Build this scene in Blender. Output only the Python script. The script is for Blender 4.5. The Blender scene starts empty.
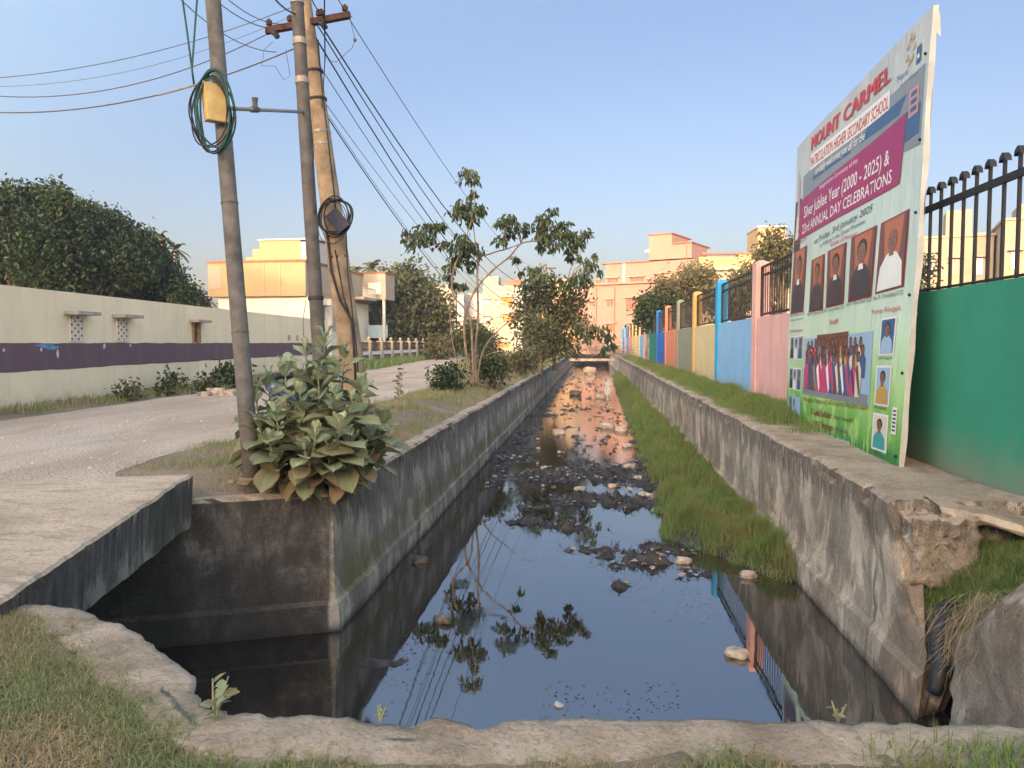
import bpy, bmesh, math, random
import numpy as np
from mathutils import Vector, Matrix, noise
random.seed(7); rng = np.random.default_rng(7)
SC = bpy.context.scene
COL = SC.collection
R = math.radians
# ------------------------------------------------------------------ camera model
FPX = 769.0; YAW = R(5.87); PIT = R(3.05); CH = 1.5
FW = Vector((-math.sin(YAW)*math.cos(PIT), math.cos(YAW)*math.cos(PIT), -math.sin(PIT)))
RT = Vector((math.cos(YAW), math.sin(YAW), 0)); UPV = RT.cross(FW); CP = Vector((0, 0, CH))
def ray(x, y): return FW + RT*((x-512)/FPX) - UPV*((y-384)/FPX)
def gz(x, y, z): d = ray(x, y); return CP + d*((z-CH)/d.z)
def gx(x, y, X): d = ray(x, y); return CP + d*(X/d.x)
def gd(x, y, D): return CP + ray(x, y)*D

def nz(x, y, z=0.0, s=1.0): return noise.noise(Vector((x*s, y*s, z*s)))
def fbm(x, y, z=0.0, s=1.0, o=3):
    return noise.fractal(Vector((x*s, y*s, z*s)), 1.0, 2.0, o)
def sst(a, b, x):
    t = min(1, max(0, (x-a)/(b-a))); return t*t*(3-2*t)

# ------------------------------------------------------------------ scene tree
WL = {}
def tag(o, label=None, cat=None, group=None, kind=None):
    if label: o['label'] = label
    if cat: o['category'] = cat
    if group: o['group'] = group
    if kind: o['kind'] = kind
    return o
def empty(name, loc, label=None, cat=None, group=None):
    o = bpy.data.objects.new(name, None); COL.objects.link(o)
    o.location = loc; o.empty_display_size = .1; WL[o.name] = Vector(loc)
    return tag(o, label, cat, group)
def link_mesh(name, me, parent=None, origin=None):
    """mesh vertices are in world coordinates; they are moved to the object's own origin"""
    n = len(me.vertices)
    co = np.empty(n*3, dtype=np.float32); me.vertices.foreach_get('co', co); co = co.reshape(-1, 3)
    if parent is not None: org = WL[parent.name].copy()
    elif origin is not None: org = Vector(origin)
    else:
        org = Vector((float((co[:,0].min()+co[:,0].max())/2), float((co[:,1].min()+co[:,1].max())/2), float(co[:,2].min())))
    co -= np.array(org, dtype=np.float32)
    me.vertices.foreach_set('co', co.ravel()); me.update()
    o = bpy.data.objects.new(name, me); COL.objects.link(o)
    if parent is not None: o.parent = parent; o.location = (0, 0, 0)
    else: o.location = org
    WL[o.name] = org
    return o
class MB:
    def __init__(s): s.v = []; s.f = []; s.mi = []; s.t = []; s.cur = 0; s.tint = .5
    def vert(s, p): s.v.append(tuple(p)); s.t.append(s.tint); return len(s.v)-1
    def face(s, idx, mi=None): s.f.append(tuple(idx)); s.mi.append(s.cur if mi is None else mi)
    def poly(s, pts, mi=None): s.face([s.vert(p) for p in pts], mi)
    def box(s, x0, x1, y0, y1, z0, z1, T=None, mi=None):
        c = [(x0,y0,z0),(x1,y0,z0),(x1,y1,z0),(x0,y1,z0),(x0,y0,z1),(x1,y0,z1),(x1,y1,z1),(x0,y1,z1)]
        if T: c = [T(*p) for p in c]
        i = [s.vert(p) for p in c]
        for q in ((3,2,1,0),(4,5,6,7),(0,1,5,4),(1,2,6,5),(2,3,7,6),(3,0,4,7)): s.face([i[k] for k in q], mi)
    def tube(s, pts, rad, n=8, cap=True, mi=None):
        pts = [Vector(p) for p in pts]
        if not hasattr(rad, '__len__'): rad = [rad]*len(pts)
        rings = []; ref = Vector((0.13, 0.21, 1)).normalized()
        d0 = (pts[1]-pts[0]).normalized()
        if abs(d0.dot(ref)) > .95: ref = Vector((1, .1, 0)).normalized()
        a = d0.cross(ref).normalized()
        for i, p in enumerate(pts):
            d = (pts[min(i+1, len(pts)-1)]-pts[max(i-1, 0)])
            d = d.normalized() if d.length > 1e-9 else d0
            a = (a - d*a.dot(d))
            a = a.normalized() if a.length > 1e-6 else d.orthogonal().normalized()
            b = d.cross(a)
            rings.append([s.vert(p + (a*math.cos(2*math.pi*k/n)+b*math.sin(2*math.pi*k/n))*rad[i]) for k in range(n)])
        for r0, r1 in zip(rings, rings[1:]):
            for k in range(n): s.face((r0[k], r0[(k+1)%n], r1[(k+1)%n], r1[k]), mi)
        if cap:
            s.face(rings[0][::-1], mi); s.face(rings[-1], mi)
    def ell(s, c, r, n=12, m=8, mi=None, fn=None):
        c = Vector(c); rows = []
        for j in range(m+1):
            th = math.pi*j/m
            if j in (0, m):
                d = Vector((0, 0, math.cos(th)))
                p = Vector((c.x, c.y, c.z+r[2]*d.z)) if not fn else c+Vector((0,0,r[2]*d.z))*fn(d)
                rows.append([s.vert(p)])
            else:
                row = []
                for k in range(n):
                    ph = 2*math.pi*k/n
                    d = Vector((math.sin(th)*math.cos(ph), math.sin(th)*math.sin(ph), math.cos(th)))
                    q = Vector((d.x*r[0], d.y*r[1], d.z*r[2]))
                    if fn: q = q*fn(d)
                    row.append(s.vert(c+q))
                rows.append(row)
        for j in range(m):
            a, b = rows[j], rows[j+1]
            for k in range(n):
                k2 = (k+1) % n
                if len(a) == 1: s.face((a[0], b[k], b[k2]), mi)
                elif len(b) == 1: s.face((a[k], b[0], a[k2]), mi)
                else: s.face((a[k], b[k], b[k2], a[k2]), mi)
    def build(s, name, mats, parent=None, smooth=False, origin=None, bevel=0, fix=True):
        me = bpy.data.meshes.new(name); me.from_pydata(s.v, [], s.f)
        if not isinstance(mats, (list, tuple)): mats = [mats]
        for m in mats: me.materials.append(m)
        if len(mats) > 1: me.polygons.foreach_set('material_index', s.mi)
        if any(t != .5 for t in s.t):
            at = me.attributes.new('tint', 'FLOAT', 'POINT'); at.data.foreach_set('value', s.t)
        if fix:
            bm = bmesh.new(); bm.from_mesh(me); bmesh.ops.recalc_face_normals(bm, faces=bm.faces[:]); bm.to_mesh(me); bm.free()
        if smooth: me.polygons.foreach_set('use_smooth', [True]*len(me.polygons))
        me.update()
        o = link_mesh(name, me, parent, origin)
        if bevel:
            b = o.modifiers.new('bevel', 'BEVEL'); b.width = bevel; b.segments = 2; b.limit_method = 'ANGLE'
        return o
def np_mesh(name, verts, quads, tris, mat, tint=None, parent=None, smooth=False, origin=None):
    me = bpy.data.meshes.new(name)
    verts = np.asarray(verts, dtype=np.float32)
    nq = 0 if quads is None else len(quads); nt = 0 if tris is None else len(tris)
    me.vertices.add(len(verts)); me.vertices.foreach_set('co', verts.ravel())
    loops = []
    if nq: loops.append(np.asarray(quads, dtype=np.int32).ravel())
    if nt: loops.append(np.asarray(tris, dtype=np.int32).ravel())
    loops = np.concatenate(loops)
    me.loops.add(len(loops)); me.loops.foreach_set('vertex_index', loops)
    me.polygons.add(nq+nt)
    st = np.concatenate([np.arange(nq)*4, nq*4+np.arange(nt)*3]).astype(np.int32)
    me.polygons.foreach_set('loop_start', st)
    me.update(calc_edges=True); me.validate()
    for m in (mat if isinstance(mat, (list, tuple)) else [mat]): me.materials.append(m)
    if tint is not None:
        at = me.attributes.new('tint', 'FLOAT', 'POINT'); at.data.foreach_set('value', np.asarray(tint, dtype=np.float32))
    if smooth: me.polygons.foreach_set('use_smooth', [True]*len(me.polygons))
    return link_mesh(name, me, parent, origin)

# ------------------------------------------------------------------ materials
class G:
    def __init__(s, name, rough=.85, spec=.3):
        m = bpy.data.materials.new(name); m.use_nodes = True; s.m = m; s.nt = m.node_tree; s.n = s.nt.nodes; s.l = s.nt.links
        s.b = s.n['Principled BSDF']; s.b.inputs['Roughness'].default_value = rough
        s.b.inputs['Specular IOR Level'].default_value = spec
        s.pos = s.n.new('ShaderNodeNewGeometry').outputs['Position']
        s.sep = None
    def put(s, sock, v):
        if isinstance(v, bpy.types.NodeSocket): s.l.new(v, sock)
        elif isinstance(v, (tuple, list)) and len(v) == 3 and sock.type == 'RGBA': sock.default_value = (*v, 1)
        else: sock.default_value = v
    def xyz(s, a):
        if s.sep is None:
            s.sep = s.n.new('ShaderNodeSeparateXYZ'); s.l.new(s.pos, s.sep.inputs[0])
        return s.sep.outputs[a]
    def vec(s, scale=(1, 1, 1)):
        if scale == (1, 1, 1): return s.pos
        k = s.n.new('ShaderNodeMapping'); k.inputs['Scale'].default_value = scale; s.l.new(s.pos, k.inputs[0]); return k.outputs[0]
    def noise(s, scale, detail=4, rough=.55, st=(1, 1, 1), dist=0):
        k = s.n.new('ShaderNodeTexNoise'); k.inputs['Scale'].default_value = scale; k.inputs['Detail'].default_value = detail
        k.inputs['Roughness'].default_value = rough; k.inputs['Distortion'].default_value = dist
        s.l.new(s.vec(st), k.inputs['Vector']); return k.outputs['Fac']
    def voro(s, scale, st=(1, 1, 1), feat='F1', out='Distance'):
        k = s.n.new('ShaderNodeTexVoronoi'); k.feature = feat; k.inputs['Scale'].default_value = scale
        s.l.new(s.vec(st), k.inputs['Vector']); return k.outputs[out]
    def ramp(s, f, stops):
        k = s.n.new('ShaderNodeValToRGB'); e = k.color_ramp.elements
        while len(e) < len(stops): e.new(.5)
        for el, (p, c) in zip(e, stops):
            el.position = p; el.color = (c, c, c, 1) if isinstance(c, (int, float)) else (*c, 1)
        s.put(k.inputs[0], f); return k.outputs[0]
    def mix(s, f, a, b, mode='MIX'):
        k = s.n.new('ShaderNodeMix'); k.data_type = 'RGBA'; k.blend_type = mode
        s.put(k.inputs[0], f); s.put(k.inputs[6], a); s.put(k.inputs[7], b); return k.outputs[2]
    def math(s, op, a, b=0.0, clamp=False):
        k = s.n.new('ShaderNodeMath'); k.operation = op; k.use_clamp = clamp; s.put(k.inputs[0], a)
        s.put(k.inputs[1], b); return k.outputs[0]
    def attr(s, name='tint'):
        k = s.n.new('ShaderNodeAttribute'); k.attribute_name = name; return k.outputs['Fac']
    def col(s, c): s.put(s.b.inputs['Base Color'], c); return s
    def bump(s, h, strength=.5, dist=.01):
        k = s.n.new('ShaderNodeBump'); k.inputs['Strength'].default_value = strength; k.inputs['Distance'].default_value = dist
        s.put(k.inputs['Height'], h); s.l.new(k.outputs[0], s.b.inputs['Normal']); return s
    def trans(s, colsock, fac=.3):
        t = s.n.new('ShaderNodeBsdfTranslucent'); s.put(t.inputs[0], colsock)
        mx = s.n.new('ShaderNodeMixShader'); mx.inputs[0].default_value = fac
        out = s.n['Material Output']
        s.l.new(s.b.outputs[0], mx.inputs[1]); s.l.new(t.outputs[0], mx.inputs[2]); s.l.new(mx.outputs[0], out.inputs[0]); return s

def simple(name, c, rough=.7, var=.12, sc=6, spec=.3, metal=0, bump=.0):
    g = G(name, rough, spec)
    n = g.noise(sc, 5, .6)
    d = tuple(x*(1-var*1.6) for x in c); l = tuple(min(1, x*(1+var)) for x in c)
    g.col(g.ramp(n, [(.3, d), (.7, l)])); g.b.inputs['Metallic'].default_value = metal
    if bump: g.bump(g.noise(sc*6, 4, .6), bump, .01)
    return g.m

def plaster(name, c, dirt=(.22, .19, .16), amt=.35, sc=1.2, zbase=None):
    """painted plaster with weather stains, vertical runs and rising dirt"""
    g = G(name, .82, .2)
    base = g.ramp(g.noise(sc, 6, .6), [(.3, tuple(x*.9 for x in c)), (.7, tuple(min(1, x*1.05) for x in c))])
    runs = g.ramp(g.noise(2.5, 5, .65, (1, 1, .12)), [(.52, 0.0), (.8, 1.0)])
    base = g.mix(g.math('MULTIPLY', runs, amt), base, dirt)
    sp = g.ramp(g.noise(14, 6, .7), [(.62, 0.0), (.72, 1.0)])
    base = g.mix(g.math('MULTIPLY', sp, amt*.7), base, tuple(x*.6 for x in c))
    if zbase is not None:
        zz = g.math('MULTIPLY_ADD', g.noise(3, 4, .6), .5); 
        h = g.math('SUBTRACT', g.xyz('Z'), zbase)
        m = g.ramp(g.math('ADD', h, g.math('MULTIPLY', g.noise(3, 5, .65), .6)), [(.25, 1.0), (.75, 0.0)])
        base = g.mix(g.math('MULTIPLY', m, .55), base, (.25, .2, .15))
    g.col(base).bump(g.noise(30, 5, .65), .25, .008)
    return g.m

def concrete(name, light=(.36, .32, .27), dark=(.055, .05, .048), stain=.55, algae=None, topz=0.0, soot=.5, warm=None, dustop=True, retdark=False):
    """weathered cast concrete: mould runs from the top, pale scoured patches, board joints, algae line"""
    g = G(name, .88, .25)
    big = g.noise(.9, 6, .62)
    base = g.ramp(big, [(.3, tuple(x*.72 for x in light)), (.55, light), (.75, tuple(min(1, x*1.18) for x in light))])
    fine = g.noise(22, 8, .72)
    base = g.mix(.35, base, g.ramp(fine, [(.3, tuple(x*.6 for x in light)), (.65, tuple(min(1, x*1.2) for x in light))]))
    if warm: base = g.mix(g.ramp(g.noise(.5, 3, .5), [(.45, 0.0), (.65, .8)]), base, warm)
    # peeled paler patches with crisp ragged edges
    pe = g.ramp(g.noise(1.15, 12, .62, (1, 1, .8), .4), [(.50, 0.0), (.525, 1.0)])
    base = g.mix(g.math('MULTIPLY', pe, .55), base, tuple(min(1, x*1.25) for x in light))
    # vertical mould streaks, heavy below the top edge, fading down in ragged tongues
    st = g.noise(5.0, 10, .72, (1, 1, .16), .2); st2 = g.noise(15, 8, .7, (1, 1, .1))
    dz = g.math('SUBTRACT', topz, g.xyz('Z'))
    dz = g.math('SUBTRACT', dz, g.math('MULTIPLY', g.math('SUBTRACT', st, .5), 1.6))
    topm = g.ramp(dz, [(.0, .0), (.04, .95), (.32, .85), (.42, .12), (1.0, 0.0)])
    f = g.math('MULTIPLY', topm, g.ramp(st2, [(.3, .55), (.6, 1.0)]))
    so = g.ramp(g.noise(1.5, 12, .68, (1, 1, .7), .5), [(.44, 0.0), (.5, .7), (.62, 1.0)])
    f = g.math('MAXIMUM', f, g.math('MULTIPLY', so, soot))
    f = g.math('MAXIMUM', f, g.math('MULTIPLY', g.ramp(st, [(.52, 0.0), (.6, 1.0)]), soot*.8))
    base = g.mix(g.math('MULTIPLY', f, stain), base, dark)
    sp = g.ramp(g.noise(75, 6, .8), [(.5, 0.0), (.62, 1.0)]); base = g.mix(g.math('MULTIPLY', sp, .35*stain), base, dark)
    sp = g.ramp(g.noise(48, 5, .8), [(.58, 0.0), (.68, 1.0)]); base = g.mix(g.math('MULTIPLY', sp, .3), base, tuple(min(1, x*1.4) for x in light))
    # lift joints of the formwork
    jn = g.math('ABSOLUTE', g.math('SUBTRACT', g.math('FRACT', g.math('MULTIPLY', g.xyz('Y'), .21)), .5))
    base = g.mix(g.ramp(jn, [(.0, .6), (.006, .0)]), base, dark)
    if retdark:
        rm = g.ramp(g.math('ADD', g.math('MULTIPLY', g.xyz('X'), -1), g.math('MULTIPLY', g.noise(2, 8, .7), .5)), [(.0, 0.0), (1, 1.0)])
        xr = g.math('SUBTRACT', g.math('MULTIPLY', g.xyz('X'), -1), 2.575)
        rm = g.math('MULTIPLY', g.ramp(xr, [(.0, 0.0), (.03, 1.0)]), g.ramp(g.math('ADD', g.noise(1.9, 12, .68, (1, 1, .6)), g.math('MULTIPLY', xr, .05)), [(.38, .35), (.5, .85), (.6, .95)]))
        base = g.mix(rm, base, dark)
    if algae:
        z0, z1, c = algae
        w = g.math('MULTIPLY', g.noise(5, 5, .6), .3)
        zz = g.math('ADD', g.xyz('Z'), w)
        a = g.math('MULTIPLY', g.ramp(g.math('SUBTRACT', zz, z0), [(.06, 0.0), (.16, 1.0)]), g.ramp(g.math('SUBTRACT', z1, zz), [(-.0, 0.0), (.12, 1.0)]))
        a = g.math('MULTIPLY', a, g.ramp(g.noise(2.2, 6, .7), [(.38, 0.0), (.62, .9)]))
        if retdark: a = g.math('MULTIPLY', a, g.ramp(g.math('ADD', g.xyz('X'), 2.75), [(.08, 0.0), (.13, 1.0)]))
        base = g.mix(a, base, c)
    if dustop:       # pale dust lying on level tops
        nn = g.n.new('ShaderNodeNewGeometry'); sx = g.n.new('ShaderNodeSeparateXYZ'); g.l.new(nn.outputs['Normal'], sx.inputs[0])
        tm = g.ramp(g.math('ADD', sx.outputs['Z'], g.math('MULTIPLY', g.math('SUBTRACT', g.noise(4, 8, .7), .5), .35)), [(.6, 0.0), (.8, 1.0)])
        dc = g.ramp(g.noise(2.5, 9, .7), [(.35, (.25, .195, .145)), (.55, (.42, .34, .26)), (.7, (.48, .41, .33))])
        dc = g.mix(g.ramp(g.noise(38, 6, .75), [(.52, 0.0), (.62, .55)]), dc, (.16, .125, .1))
        tm = g.math('MULTIPLY', tm, g.ramp(g.math('ADD', g.xyz('Z'), 1), [(.3, .25), (.6, 1.0)]))
        base = g.mix(tm, base, dc)
    # wet dark line above the water
    wet = g.ramp(g.math('ADD', g.xyz('Z'), g.math('MULTIPLY', g.noise(6, 4, .6), .12)), [(0, 1.0), (1, 0.0)])
    wl = g.math('SUBTRACT', g.math('ADD', g.xyz('Z'), g.math('MULTIPLY', g.noise(7, 4, .6), .14)), -1.32)
    base = g.mix(g.ramp(wl, [(.0, .9), (.10, .0)]), base, (.03, .027, .024))
    ag = g.ramp(g.voro(42), [(.12, 1.0), (.3, 0.0)]); am = g.ramp(g.noise(3.1, 8, .7), [(.52, 0.0), (.6, 1.0)])
    base = g.mix(g.math('MULTIPLY', g.math('MULTIPLY', ag, am), .16), base, tuple(min(1, x*1.5) for x in light))
    g.col(base)
    g.bump(g.math('ADD', fine, g.math('ADD', g.noise(70, 5, .75), g.math('MULTIPLY', g.voro(34), .6))), 1.0, .016)
    return g.m

def leafmat(name, stops, rough=.5, tr=.25, spec=.35):
    g = G(name, rough, spec)
    c = g.ramp(g.attr(), stops)
    c = g.mix(g.ramp(g.noise(3, 3, .5), [(.35, 0.0), (.7, .35)]), c, tuple(x*.55 for x in stops[0][1]))
    g.col(c); g.trans(c, tr); return g.m
# ------------------------------------------------------------------ world, sun, camera
SUN_EL = R(9.0); SUN_AZ = R(190)      # sun low, behind the camera and a little to its left
w = bpy.data.worlds.new("World"); SC.world = w; w.use_nodes = True
wn = w.node_tree; sky = wn.nodes.new('ShaderNodeTexSky'); sky.sky_type = 'NISHITA'; sky.sun_disc = False
sky.sun_elevation = SUN_EL; sky.sun_rotation = SUN_AZ
sky.air_density = 1.0; sky.dust_density = 3.5; sky.ozone_density = 3.0; sky.altitude = 0
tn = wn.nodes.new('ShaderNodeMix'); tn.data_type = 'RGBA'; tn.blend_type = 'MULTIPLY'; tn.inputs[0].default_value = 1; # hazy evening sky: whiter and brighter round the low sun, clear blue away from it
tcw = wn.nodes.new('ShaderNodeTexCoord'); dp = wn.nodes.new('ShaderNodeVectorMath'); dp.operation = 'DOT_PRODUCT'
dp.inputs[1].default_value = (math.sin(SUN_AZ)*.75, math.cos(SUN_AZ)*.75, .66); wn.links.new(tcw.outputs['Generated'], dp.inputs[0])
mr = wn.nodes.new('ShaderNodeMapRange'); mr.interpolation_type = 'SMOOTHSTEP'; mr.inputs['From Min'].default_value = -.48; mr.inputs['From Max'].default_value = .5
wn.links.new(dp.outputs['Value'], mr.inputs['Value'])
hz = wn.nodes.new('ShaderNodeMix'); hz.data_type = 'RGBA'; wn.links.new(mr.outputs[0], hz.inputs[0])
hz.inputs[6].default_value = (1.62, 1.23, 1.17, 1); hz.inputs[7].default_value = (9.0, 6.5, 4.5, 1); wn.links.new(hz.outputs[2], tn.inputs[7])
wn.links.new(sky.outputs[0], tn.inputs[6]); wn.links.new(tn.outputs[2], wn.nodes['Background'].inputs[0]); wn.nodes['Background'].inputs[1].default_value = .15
sd = bpy.data.lights.new('sun', 'SUN'); sd.energy = 2.0; sd.angle = R(.5); sd.color = (1, .76, .56)
so = bpy.data.objects.new('sun', sd); COL.objects.link(so)
tosun = Vector((math.sin(SUN_AZ)*math.cos(SUN_EL), math.cos(SUN_AZ)*math.cos(SUN_EL), math.sin(SUN_EL)))
so.rotation_euler = tosun.to_track_quat('Z', 'Y').to_euler(); so.location = (0, -20, 30)
cd = bpy.data.cameras.new('camera'); cam = bpy.data.objects.new('camera', cd); COL.objects.link(cam)
cam.location = CP; cam.rotation_euler = (math.pi/2-PIT, 0, YAW)
cd.sensor_width = 36; cd.lens = 36*FPX/1024; cd.clip_start = .05; cd.clip_end = 3000
SC.camera = cam
SC.view_settings.view_transform = 'Standard'; SC.view_settings.look = 'None'; SC.view_settings.gamma = 1
SC.view_settings.exposure = .7
SC.render.resolution_x = 1024; SC.render.resolution_y = 768

# ------------------------------------------------------------------ material set
M = {}
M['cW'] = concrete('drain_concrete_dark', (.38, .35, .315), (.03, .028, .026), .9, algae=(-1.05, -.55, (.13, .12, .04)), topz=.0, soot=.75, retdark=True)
M['cR'] = concrete('drain_concrete_brown', (.56, .49, .40), (.038, .034, .031), .93, topz=.24, soot=.68, warm=(.46, .33, .23))
M['cN'] = concrete('coping_concrete_sandy', (.54, .435, .33), (.2, .16, .12), .5, topz=-5, soot=.6)
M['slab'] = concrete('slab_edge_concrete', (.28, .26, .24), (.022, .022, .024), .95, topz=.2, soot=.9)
def f_top():
    g = G('slab_dusty_top', .95, .15)
    c = g.ramp(g.noise(.8, 6, .6), [(.3, (.26, .20, .15)), (.5, (.42, .34, .26)), (.72, (.50, .42, .33))])
    c = g.mix(g.ramp(g.noise(2.2, 10, .7, (1, 3, 1), .6), [(.5, 0.0), (.62, .6)]), c, (.2, .155, .12))
    c = g.mix(g.ramp(g.noise(40, 6, .75), [(.5, 0.0), (.6, .6)]), c, (.15, .12, .095))
    g.col(c).bump(g.noise(18, 8, .75), .6, .02); return g.m
M['slabtop'] = f_top()
def f_soil():
    g = G('ground_soil', .95, .1)
    c = g.ramp(g.noise(.7, 7, .65), [(.3, (.13, .10, .07)), (.5, (.24, .19, .14)), (.72, (.33, .27, .21))])
    c = g.mix(g.ramp(g.noise(25, 6, .75), [(.4, 0.0), (.7, .6)]), c, (.12, .095, .07))
    g.col(c).bump(g.noise(25, 8, .75), .8, .03); return g.m
M['soil'] = f_soil()
def f_road():
    g = G('road_gravel', .95, .1)
    c = g.ramp(g.noise(.35, 7, .62, (1, .5, 1)), [(.32, (.40, .31, .235)), (.48, (.54, .44, .35)), (.66, (.60, .53, .46))])
    c = g.mix(g.ramp(g.noise(.55, 9, .7, (1.3, .5, 1), .4), [(.42, .0), (.6, .7)]), c, (.36, .275, .205))
    c = g.mix(g.ramp(g.voro(26, (1, 1, 1)), [(.15, .0), (.5, .4)]), c, (.27, .22, .18))
    c = g.mix(g.ramp(g.noise(60, 4, .8), [(.55, 0.0), (.7, .5)]), c, (.55, .53, .51))
    g.col(c).bump(g.math('ADD', g.voro(30), g.noise(40, 6, .8)), .9, .02); return g.m
M['road'] = f_road()
def f_water():
    g = G('drain_water', .035, .5)
    c = g.ramp(g.noise(.6, 4, .6), [(.4, (.008, .0075, .007)), (.7, (.02, .017, .014))])
    g.col(c); g.b.inputs['IOR'].default_value = 3.5
    r = g.ramp(g.noise(1.3, 5, .7, (1, .6, 1)), [(.5, .02), (.75, .12)]); g.put(g.b.inputs['Roughness'], r)
    far = g.ramp(g.math('MULTIPLY', g.math('ADD', g.xyz('Y'), g.math('MULTIPLY', g.noise(.7, 3, .5), 5)), .01), [(.16, 0.0), (.22, 1.0)])
    rip = g.math('MULTIPLY', g.noise(6.5, 4, .55, (1, .6, 1)), g.math('MULTIPLY', far, .28))
    g.bump(g.math('ADD', g.math('MULTIPLY', g.noise(2.2, 3, .5), .035), rip), 1.0, .022); return g.m
M['water'] = f_water()
def f_silt():
    g = G('wet_silt', .35, .5)
    c = g.ramp(g.noise(5, 7, .7), [(.35, (.012, .011, .010)), (.5, (.03, .028, .025)), (.64, (.075, .065, .055)), (.78, (.22, .19, .16))])
    g.col(c).bump(g.noise(26, 7, .75), .9, .03)
    g.put(g.b.inputs['Roughness'], g.ramp(g.noise(9, 4, .6), [(.4, .2), (.65, .7)])); return g.m
M['silt'] = f_silt()
M['grass'] = leafmat('grass_short', [(0, (.42, .32, .18)), (.3, (.32, .29, .14)), (.6, (.19, .23, .09)), (1, (.25, .30, .12))], .6, .35)
M['grass2'] = leafmat('grass_lush', [(0, (.30, .27, .12)), (.22, (.18, .23, .07)), (.6, (.125, .215, .055)), (1, (.19, .30, .085))], .55, .35)
M['dry'] = leafmat('grass_dry', [(0, (.22, .16, .10)), (.6, (.38, .29, .18)), (1, (.46, .38, .26))], .8, .25)
M['rot'] = leafmat('rotting_stem', [(0, (.015, .014, .013)), (.6, (.04, .036, .03)), (1, (.14, .12, .085))], .6, .05)
M['scrap'] = leafmat('litter_scrap', [(0, (.4, .38, .36)), (.4, (.3, .24, .19)), (.6, (.34, .25, .2)), (.8, (.12, .2, .35)), (1, (.5, .5, .48))], .6, .1)
M['bark'] = simple('bark', (.26, .20, .15), .9, .35, 8, bump=.6)
M['bark2'] = simple('bark_pale', (.19, .145, .11), .9, .3, 6, bump=.5)
M['leafdark'] = leafmat('leaf_dark', [(0, (.03, .045, .022)), (.5, (.045, .075, .028)), (1, (.085, .12, .04))], .45, .2)
M['leafbig'] = leafmat('leaf_evergreen', [(0, (.014, .027, .013)), (.5, (.026, .052, .02)), (1, (.06, .10, .032))], .5, .2)
M['leafmid'] = leafmat('leaf_mid', [(0, (.06, .06, .028)), (.5, (.075, .095, .038)), (1, (.13, .15, .055))], .55, .25)
M['leafpale'] = leafmat('leaf_pale', [(0, (.13, .11, .06)), (.5, (.14, .145, .07)), (1, (.22, .22, .11))], .6, .25)
def f_cal():
    g = G('leaf_milkweed', .55, .35)
    t = g.attr()
    c = g.ramp(t, [(0, (.22, .15, .085)), (.3, (.26, .21, .125)), (.5, (.18, .19, .10)), (.75, (.20, .25, .135)), (.93, (.28, .34, .20)), (1, (.44, .46, .32))])
    c = g.mix(g.ramp(g.noise(9, 5, .65), [(.45, 0.0), (.7, .55)]), c, (.2, .15, .1))
    g.col(c); g.trans(c, .22); return g.m
M['cal'] = f_cal()
M['stem'] = simple('green_stem', (.2, .2, .11), .8, .2, 10)
M['twig'] = simple('dry_twig', (.22, .18, .145), .9, .3, 10)
M['stone'] = simple('stone_pale', (.42, .35, .28), .85, .35, 7, bump=.7)
M['stone2'] = simple('stone_dark', (.13, .11, .09), .6, .5, 9, bump=.7)
M['stone3'] = simple('stone_pink', (.40, .32, .27), .8, .3, 7, bump=.6)
M['pole'] = simple('pole_steel_weathered', (.115, .108, .102), .65, .35, 5, metal=.0, bump=.3)
M['pole2'] = simple('pole_steel_dark', (.085, .078, .074), .6, .3, 5, bump=.3)
M['pole3'] = simple('pole_concrete_tan', (.30, .22, .145), .9, .3, 4, bump=.5)
M['band'] = simple('pole_band', (.27, .24, .21), .5, .2, 8, metal=.3)
M['rust'] = simple('rusted_iron', (.065, .028, .022), .8, .4, 12, bump=.4)
M['cable'] = simple('black_cable', (.018, .018, .022), .5, .1, 10)
M['cableg'] = simple('green_cable', (.008, .055, .052), .45, .2, 10)
M['wire'] = simple('old_wire', (.09, .085, .08), .6, .2, 10)
M['boxy'] = simple('yellowed_plastic', (.5, .36, .15), .6, .15, 8)
M['boxd'] = simple('box_vent_side', (.2, .14, .06), .7, .3, 20)
M['iron'] = simple('black_iron', (.016, .016, .018), .5, .2, 10)
M['wallcream'] = plaster('cream_plaster', (.76, .645, .47), (.38, .3, .22), .35, .6, zbase=.0)
M['purple'] = plaster('purple_paint', (.13, .085, .11), (.28, .22, .2), .25, 2)
M['white'] = plaster('white_plaster', (.66, .62, .56), (.35, .3, .25), .25)
M['chajja'] = plaster('sunshade_concrete', (.36, .32, .27), (.06, .05, .05), .8, 3)
M['yel'] = plaster('ochre_plaster', (.36, .265, .15), (.4, .28, .16), .2)
M['cream2'] = plaster('pale_plaster', (.34, .295, .24), (.35, .28, .22), .25)
M['pinkb'] = plaster('peach_plaster', (.29, .175, .15), (.45, .28, .2), .2)
M['yelb'] = plaster('butter_plaster', (.33, .25, .15), (.4, .3, .18), .25)
M['greyb'] = plaster('grey_plaster', (.42, .42, .43), (.25, .24, .24), .3)
M['beigeb'] = plaster('beige_plaster', (.32, .26, .2), (.3, .23, .16), .3)
M['glass'] = simple('window_dark', (.045, .04, .042), .25, .3, 2, spec=.5)
M['shut'] = simple('window_shutter', (.20, .10, .075), .6, .3, 3)
M['winfr'] = simple('window_frame', (.38, .27, .2), .6, .2, 6)
M['glassblue'] = simple('window_blue', (.25, .36, .46), .3, .1, 3, spec=.5)
M['redroof'] = simple('parapet_red', (.30, .12, .08), .8, .2, 5)

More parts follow.
